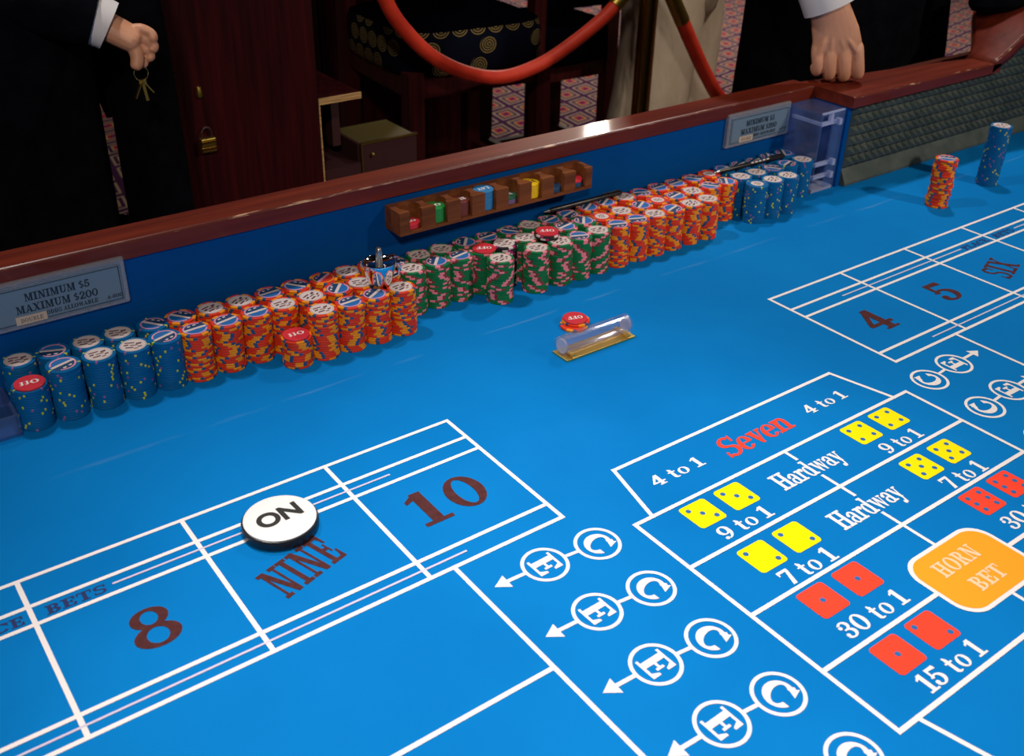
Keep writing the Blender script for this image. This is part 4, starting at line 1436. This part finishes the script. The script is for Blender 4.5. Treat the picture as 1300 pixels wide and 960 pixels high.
# bar stools
def stool(name_label, x, y, rz, w, d, zs, spiral, back):
    t = thing('bar_stool', (x, y, -0.72), name_label, 'stool', rz=rz)
    H = zs + 0.72

    def sp_(mb, n, m, smooth=False):
        return mb.build(n, m, t, smooth)
    # rounded cushion with printed UV for the spiral cloth
    N_ = 48
    prof = [(0.96, H - .115), (1.0, H - .105), (1.0, H - .03), (0.97, H - .008), (0.86, H)]
    mb = MB()
    ring_ = []
    for k in range(N_):
        a = 2 * PI * k / N_
        ca, sa = math.cos(a), math.sin(a)
        e = 0.45
        ring_.append((math.copysign(abs(ca) ** e, ca) * w / 2, math.copysign(abs(sa) ** e, sa) * d / 2))
    for s_, z in prof:
        mb.v += [(px * s_, py * s_, z) for px, py in ring_]
    for i in range(len(prof) - 1):
        for k in range(N_):
            mb.f.append((i * N_ + k, i * N_ + (k + 1) % N_, (i + 1) * N_ + (k + 1) % N_, (i + 1) * N_ + k))
            mb.m.append(0 if i < 3 else 1)
    mb.f.append(tuple((len(prof) - 1) * N_ + k for k in range(N_)))
    mb.m.append(1)
    mb.f.append(tuple(range(N_ - 1, -1, -1)))
    mb.m.append(1)
    o = mb.build('seat', [M['spiral'] if spiral else M['seatcloth'], M['seatcloth']], t, True, angle=50)
    uvl = o.data.uv_layers.new(name='u')
    per, acc = [0.0], 0.0
    for k in range(N_):
        a, b = ring_[k], ring_[(k + 1) % N_]
        acc += math.hypot(a[0] - b[0], a[1] - b[1])
        per.append(acc)
    for p in o.data.polygons:
        ks = [o.data.loops[li].vertex_index % N_ for li in p.loop_indices]
        wrap = (0 in ks) and (N_ - 1 in ks) and len(ks) == 4
        for li, k in zip(p.loop_indices, ks):
            z = o.data.vertices[o.data.loops[li].vertex_index].co.z
            kk = N_ if (wrap and k == 0) else k
            uvl.data[li].uv = (per[kk] / .052, (z - (H - .118)) / .047)
    lx, ly = w / 2 - .03, d / 2 - .03
    for sx in (-1, 1):
        for sy in (-1, 1):
            top = 0.42 if (back and sy > 0) else 0.0
            sp_(MB().bar((sx * lx * 1.06, sy * ly * 1.06, 0), (sx * lx, sy * ly, H - .10 + top), .042, .042), 'leg', M['chairwood'])
    for z in (H - .135,):
        for s_ in (-1, 1):
            sp_(MB().bar((-lx, s_ * ly, z), (lx, s_ * ly, z), .02, .06), 'apron', M['chairwood'])
            sp_(MB().bar((s_ * lx, -ly, z), (s_ * lx, ly, z), .02, .06), 'apron', M['chairwood'])
    for z in ((0.22, 0.36) if spiral else (0.24,)):
        for s_ in (-1, 1):
            sp_(MB().bar((-lx * 1.05, s_ * ly * 1.05, z), (lx * 1.05, s_ * ly * 1.05, z), .022, .03), 'stretcher', M['chairwood'])
            sp_(MB().bar((s_ * lx * 1.05, -ly * 1.05, z + .03), (s_ * lx * 1.05, ly * 1.05, z + .03), .022, .03), 'stretcher', M['chairwood'])
    if back:
        o = sp_(MB().box(-lx, lx, ly - .02, ly + .02, H + .05, H + .36), 'backrest', M['seatcloth'])
        bevel(o, .015, 3)
    return t


stool('dark bar stool with gold spiral fabric seat behind the rope', 0.665, 1.13, math.radians(-4), 0.43, 0.42, 0.115, True, True)
stool('dark wooden bar stool with plain seat left of the brass post', 1.27, 1.46, math.radians(178), 0.34, 0.34, -0.03, False, True)


# ------------------------------------------------------------------ people
def skin_mesh(joints, edges, levels=2, root=0):
    """grow one continuous surface over a skeleton: joints = [(xyz, radius)]"""
    me = bpy.data.meshes.new('skel')
    me.from_pydata([j[0] for j in joints], edges, [])
    o = bpy.data.objects.new('skel', me)
    COL.objects.link(o)
    sk = o.modifiers.new('skin', 'SKIN')
    sk.use_smooth_shade = True
    sk.branch_smoothing = 0.3
    for i, j in enumerate(joints):
        r = j[1]
        me.skin_vertices[0].data[i].radius = r if isinstance(r, tuple) else (r, r)
    me.skin_vertices[0].data[root].use_root = True
    ss = o.modifiers.new('sub', 'SUBSURF')
    ss.levels = levels
    ss.render_levels = levels
    bpy.context.view_layer.update()
    out = bpy.data.meshes.new_from_object(o.evaluated_get(bpy.context.evaluated_depsgraph_get()))
    bpy.data.objects.remove(o)
    return out


def join_meshes(meshes, name, m, parent):
    bm = bmesh.new()
    for me in meshes:
        bm.from_mesh(me)
    me = bpy.data.meshes.new(name)
    bm.to_mesh(me)
    bm.free()
    me.materials.clear()
    me.materials.append(m)
    me.polygons.foreach_set('use_smooth', [True] * len(me.polygons))
    me.polygons.foreach_set('material_index', [0] * len(me.polygons))
    o = bpy.data.objects.new(name, me)
    COL.objects.link(o)
    o.parent = parent
    return o


def chain(pts):
    return [(p, r) for p, r in pts], [(i, i + 1) for i in range(len(pts) - 1)]


def etube(st, side, n=24):
    """tube of flattened sections: st = [(centre, half width along side, half thickness)]"""
    mb = MB()
    side = Vector(side).normalized()
    fs = []
    for i, (c, a, t) in enumerate(st):
        c = Vector(c)
        d = (Vector(st[min(i + 1, len(st) - 1)][0]) - Vector(st[max(i - 1, 0)][0])).normalized()
        nn = d.cross(side).normalized()
        for k in range(n):
            w = 2 * PI * k / n
            ca, sa = math.cos(w), math.sin(w)
            ca = math.copysign(abs(ca) ** .85, ca)
            sa = math.copysign(abs(sa) ** .85, sa)
            mb.v.append(tuple(c + side * (a * ca) + nn * (t * sa)))
    for i in range(len(st) - 1):
        for k in range(n):
            fs.append((i * n + k, i * n + (k + 1) % n, (i + 1) * n + (k + 1) % n, (i + 1) * n + k))
    fs.append(tuple(range(n - 1, -1, -1)))
    fs.append(tuple((len(st) - 1) * n + k for k in range(n)))
    mb.f = fs
    mb.m = [0] * len(fs)
    return mb.mesh('t', M['skin'])


def remeshed(meshes, voxel, smooth=4):
    """melt overlapping closed pieces into one continuous skin"""
    bm = bmesh.new()
    for me in meshes:
        bm.from_mesh(me)
    me = bpy.data.meshes.new('melt')
    bm.to_mesh(me)
    bm.free()
    o = bpy.data.objects.new('melt', me)
    COL.objects.link(o)
    r = o.modifiers.new('r', 'REMESH')
    r.mode = 'VOXEL'
    r.voxel_size = voxel
    r.use_smooth_shade = True
    q = o.modifiers.new('s', 'SMOOTH')
    q.factor = 0.5
    q.iterations = smooth
    bpy.context.view_layer.update()
    out = bpy.data.meshes.new_from_object(o.evaluated_get(bpy.context.evaluated_depsgraph_get()))
    bpy.data.objects.remove(o)
    return out


def head_meshes(c, yaw):
    """head, neck, nose, ears as one skinned figure"""
    c = Vector(c)
    f = Vector((-math.sin(yaw), math.cos(yaw), 0))
    s = Vector((math.cos(yaw), math.sin(yaw), 0))
    J = [(c + Vector((0, 0, -.17)), .062), (c + Vector((0, 0, -.08)), .062), (c, (.078, .092)), (c + Vector((0, 0, .07)), (.075, .088)), (c + Vector((0, 0, .11)), (.045, .052)),
         (c + f * .085 + Vector((0, 0, -.005)), .020), (c + f * .108 + Vector((0, 0, -.022)), .014),
         (c + s * .080, .018), (c - s * .080, .018)]
    return skin_mesh([(tuple(p), r) for p, r in J], [(0, 1), (1, 2), (2, 3), (3, 4), (2, 5), (5, 6), (2, 7), (2, 8)], 2)


def cap_hair(c, parent):
    mb = MB()
    c = Vector(c)
    prof = []
    for i in range(9):
        a = math.radians(-5 + 95 * i / 8)
        prof.append((.094 * math.cos(a), .118 * math.sin(a) + .03))
    mb.lathe(prof, 24, tuple(c))
    mb.build('hair', M['hair'], parent, True)


def limb(pts, rr, n=16):
    return MB().tube(bez(pts, 5), [rr[0] + (rr[-1] - rr[0]) * i / (5 * (len(pts) - 1)) for i in range(5 * (len(pts) - 1) + 1)], n)


# --- the attendant whose hand rests on the rail
PO = Vector((1.14, 0.28, -0.72))
pa = thing('person', PO, 'person in black with white cuff resting one hand on the rail', 'person')


def rel(o, org):
    o.location = -org
    return o


# hand on the rail: flat back of the hand towards the camera, four fingers folded down, thumb tucked behind
sd, back_ = Vector((.8056, -.5921, .02)), Vector((.60, .80, 0))
st_ = [((.7480, .036, .376), .033, .027), ((.7570, .014, .330), .0355, .0255), ((.7670, .0030, .300), .0385, .0225), ((.7755, -.004, .274), .0430, .0195),
       ((.7815, -.0085, .250), .0445, .0180), ((.7835, -.0100, .232), .0448, .0158), ((.7840, -.0095, .220), .0420, .0125)]
hand = [etube(st_, sd)]
kn = [((.7522, .0085, .2250), .0122), ((.7692, -.0050, .2305), .0140), ((.7895, -.0195, .2325), .0146), ((.8100, -.0345, .2285), .0142)]
tp = [(.7570, .0045, .1920), (.7750, -.0105, .1852), (.7968, -.0270, .1838), (.8170, -.0412, .1880)]
for (k, r), t in zip(kn, tp):
    k, t = Vector(k), Vector(t)
    root = k + Vector((0, 0, .022)) + back_ * .008
    mid = k.lerp(t, .50) - back_ * .0045
    c1 = t + back_ * .011 + Vector((0, 0, -.0020))
    c2 = t + back_ * .030 + Vector((0, 0, .006))
    J = [(tuple(root), r * .85), (tuple(k - back_ * .001), r), (tuple(mid), r * .90), (tuple(t), r * .92), (tuple(c1), r * .80), (tuple(c2), r * .70)]
    hand.append(skin_mesh(J, [(i, i + 1) for i in range(5)], 2))
    # faint tendon ridge on the back of the hand
    w_ = Vector((.7690, .0020, .290)).lerp(k, .35)
    hand.append(MB().tube([w_ - back_ * .0115, w_.lerp(k, .5) - back_ * .0118, k - back_ * .0060], [.0045, .0052, .0065], 10).mesh('t', M['skin']))
th_ = [(Vector((.796, -.010, .268)) + back_ * .014, .013), (Vector((.8125, -.022, .245)) + back_ * .024, .0125), (Vector((.8150, -.026, .218)) + back_ * .032, .0115), (Vector((.8080, -.022, .196)) + back_ * .034, .0105)]
hand.append(skin_mesh([(tuple(p), r) for p, r in th_], [(i, i + 1) for i in range(3)], 2))
hand = [remeshed(hand, .0016, 7)]
hc = (1.13, 0.30, 0.92)
figure = hand + [head_meshes(hc, PI * 0.86)]
# forearm and trunk under the clothes keep the figure in one piece
J = [((.7430, .041, .366), .028), ((.755, .12, .46), .036), ((.80, .24, .58), .045), ((.93, .29, .70), .060), ((1.13, .30, .70), .085), ((1.13, .30, .80), .055), ((1.13, .29, .28), .12), ((1.25, .29, -.02), .075), ((1.03, .29, -.02), .075), ((1.02, .29, -.36), .055), ((1.02, .29, -.66), .04), ((1.25, .29, -.36), .055), ((1.25, .29, -.66), .04), ((1.32, .30, .70), .06), ((1.42, .32, .42), .045), ((1.46, .28, .18), .036)]
figure.append(skin_mesh(J, [(0, 1), (1, 2), (2, 3), (3, 4), (4, 5), (4, 6), (6, 7), (6, 8), (8, 9), (9, 10), (7, 11), (11, 12), (4, 13), (13, 14), (14, 15)], 1, 6))
rel(join_meshes(figure, 'body', M['skin'], pa), PO)
cap_hair(Vector(hc) - PO, pa)
rel(MB().loft([((1.155, .285, -.70), .245, .150, 0), ((1.155, .285, -.30), .25, .160, 0), ((1.155, .280, .02), .252, .165, 0), ((1.155, .275, .18), .250, .165, 0), ((1.150, .275, .34), .242, .160, 0), ((1.13, .29, .55), .24, .15, 0), ((1.13, .30, .72), .215, .13, 0), ((1.13, .30, .79), .09, .085, 0)], 32).build('black_apron', M['blackcloth'], pa, True), PO)
rel(limb([(.93, .30, .70), (.80, .24, .58), (.745, .105, .460)], [.070, .050]).build('sleeve', M['whitecloth'], pa, True), PO)
rel(limb([(1.33, .30, .70), (1.43, .31, .42), (1.455, .28, .10), (1.455, .27, -.05)], [.085, .085]).build('sleeve', M['blackcloth'], pa, True), PO)
# white cuff
mb = MB()
cp = [Vector((.742, .115, .470)), Vector((.7440, .060, .415)), Vector((.7510, .026, .355)), Vector((.7640, .0060, .3060))]
mb.tube(cp, [.050, .0495, .0475, .0460], 28, caps=False)
mb.tube([cp[3], cp[2]], [.0430, .0440], 28, caps=False)
o = rel(mb.build('shirt_cuff', M['whitecloth'], pa, True), PO)
for sx in (-1, 1):
    rel(MB().loft([((1.14 + sx * .11, .25, -.72), .05, .13, 0), ((1.14 + sx * .11, .25, -.68), .05, .12, 0), ((1.14 + sx * .11, .29, -.64), .045, .06, 0)]).build('shoe', M['blackplastic'], pa, True), PO)

# --- the man in the dark suit on the left, hand at his front
pb = thing('person', (-0.58, 0.46, -0.72), 'person in dark suit behind the left rail, hand holding small keys', 'person')
PB = Vector((-0.58, 0.46, -0.72))
lh = []
wr = Vector((-.4030, .3000, .3420))
J = [((-.4600, .325, .380), (.028, .024)), ((-.4260, .310, .358), (.028, .022)), (tuple(wr), (.027, .021)), ((-.3900, .292, .334), (.030, .020)), ((-.3805, .288, .327), (.026, .017))]
lh.append(skin_mesh(J, [(i, i + 1) for i in range(4)], 2))
fing = [([(-.3960, .296, .345), (-.3790, .284, .349), (-.3660, .276, .341), (-.3680, .270, .330)], .0095),
        ([(-.3940, .292, .336), (-.3760, .282, .336), (-.3650, .276, .324), (-.3740, .272, .317)], .0098),
        ([(-.3930, .291, .328), (-.3780, .283, .322), (-.3690, .279, .310), (-.3810, .277, .306)], .0095),
        ([(-.3970, .293, .321), (-.3850, .287, .311), (-.3790, .283, .300), (-.3890, .282, .298)], .0085)]
for pts_, r in fing:
    lh.append(skin_mesh([(p, r * (1 - .08 * i)) for i, p in enumerate(pts_)], [(i, i + 1) for i in range(3)], 2))
lh.append(skin_mesh([((-.4000, .290, .338), .012), ((-.3905, .280, .322), .0115), ((-.3935, .274, .306), .010), ((-.4010, .272, .296), .0085)], [(0, 1), (1, 2), (2, 3)], 2))
lh = [remeshed(lh, .0016, 3)]
hb = (-0.60, 0.48, 0.98)
J = [((-.4600, .325, .380), .028), ((-.60, .37, .43), .036), ((-.80, .42, .48), .045), ((-.80, .47, .74), .06), ((-.60, .48, .76), .09), ((-.60, .48, .86), .055), ((-.60, .47, .30), .12), ((-.70, .47, 0), .075), ((-.50, .47, 0), .075), ((-.50, .47, -.36), .055), ((-.49, .47, -.66), .04), ((-.70, .47, -.36), .055), ((-.70, .47, -.66), .04), ((-.42, .49, .74), .06), ((-.37, .51, .46), .045), ((-.35, .50, .22), .036)]
lh.append(head_meshes(hb, -PI * 0.6))
lh.append(skin_mesh(J, [(0, 1), (1, 2), (2, 3), (3, 4), (4, 5), (4, 6), (6, 7), (6, 8), (8, 9), (9, 10), (7, 11), (11, 12), (4, 13), (13, 14), (14, 15)], 1, 6))
rel(join_meshes(lh, 'body', M['skin'], pb), PB)
cap_hair(Vector(hb) - PB, pb)
rel(MB().loft([((-.560, .46, -.10), .150, .15, 0), ((-.565, .46, .05), .155, .155, 0), ((-.58, .46, .20), .170, .16, 0), ((-.595, .46, .34), .185, .16, 0), ((-.60, .47, .55), .20, .15, 0), ((-.60, .48, .76), .20, .13, 0), ((-.60, .48, .85), .085, .08, 0)], 32).build('suit_jacket', M['blackcloth'], pb, True), PB)
rel(limb([(-.80, .47, .73), (-.80, .42, .48), (-.60, .37, .43), (-.432, .314, .363)], [.075, .042]).build('sleeve', M['blackcloth'], pb, True), PB)
rel(limb([(-.42, .49, .74), (-.365, .52, .50), (-.34, .52, .25), (-.335, .50, .17)], [.070, .052]).build('sleeve', M['blackcloth'], pb, True), PB)
rel(MB().loft([((-.335, .46, -.62), .050, .085, 0), ((-.335, .46, -.1), .050, .085, 0), ((-.336, .46, .10), .049, .085, 0), ((-.338, .46, .28), .047, .08, 0), ((-.345, .47, .44), .05, .075, 0)], 24).build('dark_leg_filler', M['blackcloth'], pb, True), PB)  # black column filling the dark area beside the jacket, added as a leg
for x in (-.66, -.46):
    rel(MB().loft([((x, .47, -.68), .085, .095, 0), ((x, .47, -.36), .09, .10, 0), ((x, .47, -.02), .11, .13, 0)], 24).build('trouser_leg', M['blackcloth'], pb, True), PB)
    rel(MB().loft([((x, .42, -.72), .05, .13, 0), ((x, .42, -.68), .05, .12, 0), ((x, .46, -.64), .045, .06, 0)]).build('shoe', M['blackplastic'], pb, True), PB)
mb = MB()
mb.tube([(-.4560, .3235, .378), (-.4310, .3135, .362), (-.4150, .3070, .352)], [.036, .0355, .0345], 24, caps=False)
mb.tube([(-.4150, .3070, .352), (-.4310, .3135, .362)], [.032, .033], 24, caps=False)
rel(mb.build('shirt_cuff', M['whitecloth'], pb, True), PB)
# bunch of keys
ky = thing('key_bunch', (-0.3885, 0.284, 0.298), 'small brass keys on a ring hanging from a dark-suited hand', 'keys')
mb = MB()
mb.tube([(.010 * math.cos(a), 0, -.010 + .010 * math.sin(a)) for a in [2 * PI * k / 20 for k in range(21)]], .0009, 8, caps=False)
mb.build('ring', M['brass'], ky, True)
for ang, ln_ in ((-.5, .028), (.1, .030), (.6, .024)):
    d = Vector((math.sin(ang), -.1, -math.cos(ang))).normalized()
    p = Vector((0, 0, -.019))
    mb = MB().bar(p, p + d * .008, .010, .0018)
    mb.bar(p + d * .008, p + d * ln_, .004, .0018)
    mb.build('key', M['dullbrass'], ky)

# --- the person in khaki trousers beyond the post
PC = Vector((1.50, 1.12, -0.72))
pc = thing('person', PC, 'person in pale khaki trousers standing behind the brass post', 'person')
hcc = (1.52, 1.12, 0.96)
J = [((1.52, 1.12, .18), .11), ((1.52, 1.12, .50), .12), ((1.52, 1.12, .72), .09), ((1.52, 1.12, .82), .055), ((1.55, 1.12, .10), .07), ((1.555, 1.12, -.30), .05), ((1.56, 1.13, -.66), .04), ((1.44, 1.11, .10), .07), ((1.41, 1.10, -.30), .05), ((1.36, 1.09, -.66), .04),
     ((1.71, 1.12, .72), .06), ((1.77, 1.14, .45), .045), ((1.77, 1.06, .22), .036), ((1.33, 1.12, .72), .06), ((1.28, 1.14, .50), .045), ((1.29, 1.06, .36), .036)]
fig = [head_meshes(hcc, 0.2), skin_mesh(J, [(0, 1), (1, 2), (2, 3), (0, 4), (4, 5), (5, 6), (0, 7), (7, 8), (8, 9), (2, 10), (10, 11), (11, 12), (2, 13), (13, 14), (14, 15)], 1)]
rel(join_meshes(fig, 'body', M['skin'], pc), PC)
cap_hair(Vector(hcc) - PC, pc)
rel(MB().loft([((1.56, 1.13, -.68), .080, .105, 0), ((1.558, 1.125, -.36), .085, .105, 0), ((1.555, 1.12, -.12), .092, .115, 0), ((1.55, 1.12, .0), .098, .12, 0), ((1.53, 1.12, .14), .11, .13, 0)], 28).build('trouser_leg', M['khaki'], pc, True), PC)
rel(MB().loft([((1.345, 1.08, -.68), .120, .125, .1), ((1.365, 1.085, -.36), .120, .125, .1), ((1.40, 1.095, -.20), .112, .125, 0), ((1.425, 1.105, -.05), .110, .13, 0), ((1.45, 1.115, .14), .125, .14, 0)], 28).build('trouser_leg', M['khaki'], pc, True), PC)
rel(MB().loft([((1.48, 1.12, -.03), .085, .08, 0), ((1.48, 1.12, .05), .155, .135, 0), ((1.48, 1.12, .16), .165, .15, 0), ((1.485, 1.12, .30), .165, .145, 0)], 28).build('trouser_seat', M['khaki'], pc, True), PC)
rel(MB().loft([((1.52, 1.12, .27), .20, .16, 0), ((1.52, 1.12, .5), .21, .16, 0), ((1.52, 1.12, .74), .20, .13, 0), ((1.52, 1.12, .82), .08, .08, 0)], 28).build('shirt', M['blackcloth'], pc, True), PC)
for x, y in ((1.56, 1.09), (1.345, 1.04)):
    rel(MB().loft([((x, y, -.72), .05, .13, 0), ((x, y, -.68), .05, .12, 0), ((x, y + .04, -.64), .045, .06, 0)]).build('shoe', M['blackplastic'], pc, True), PC)

# dark bag resting on the raised rail end
bg = MB().loft([((1.325, .005, .2440), .062, .026, -.35), ((1.325, .005, .256), .072, .034, -.35), ((1.33, .010, .31), .07, .032, -.35), ((1.335, .015, .35), .05, .02, -.35)], 24).build('black_bag', M['blackcloth'], None, True)
tag(bg, 'black cloth bag resting on the raised rail end, top right corner', 'bag')

random.seed()
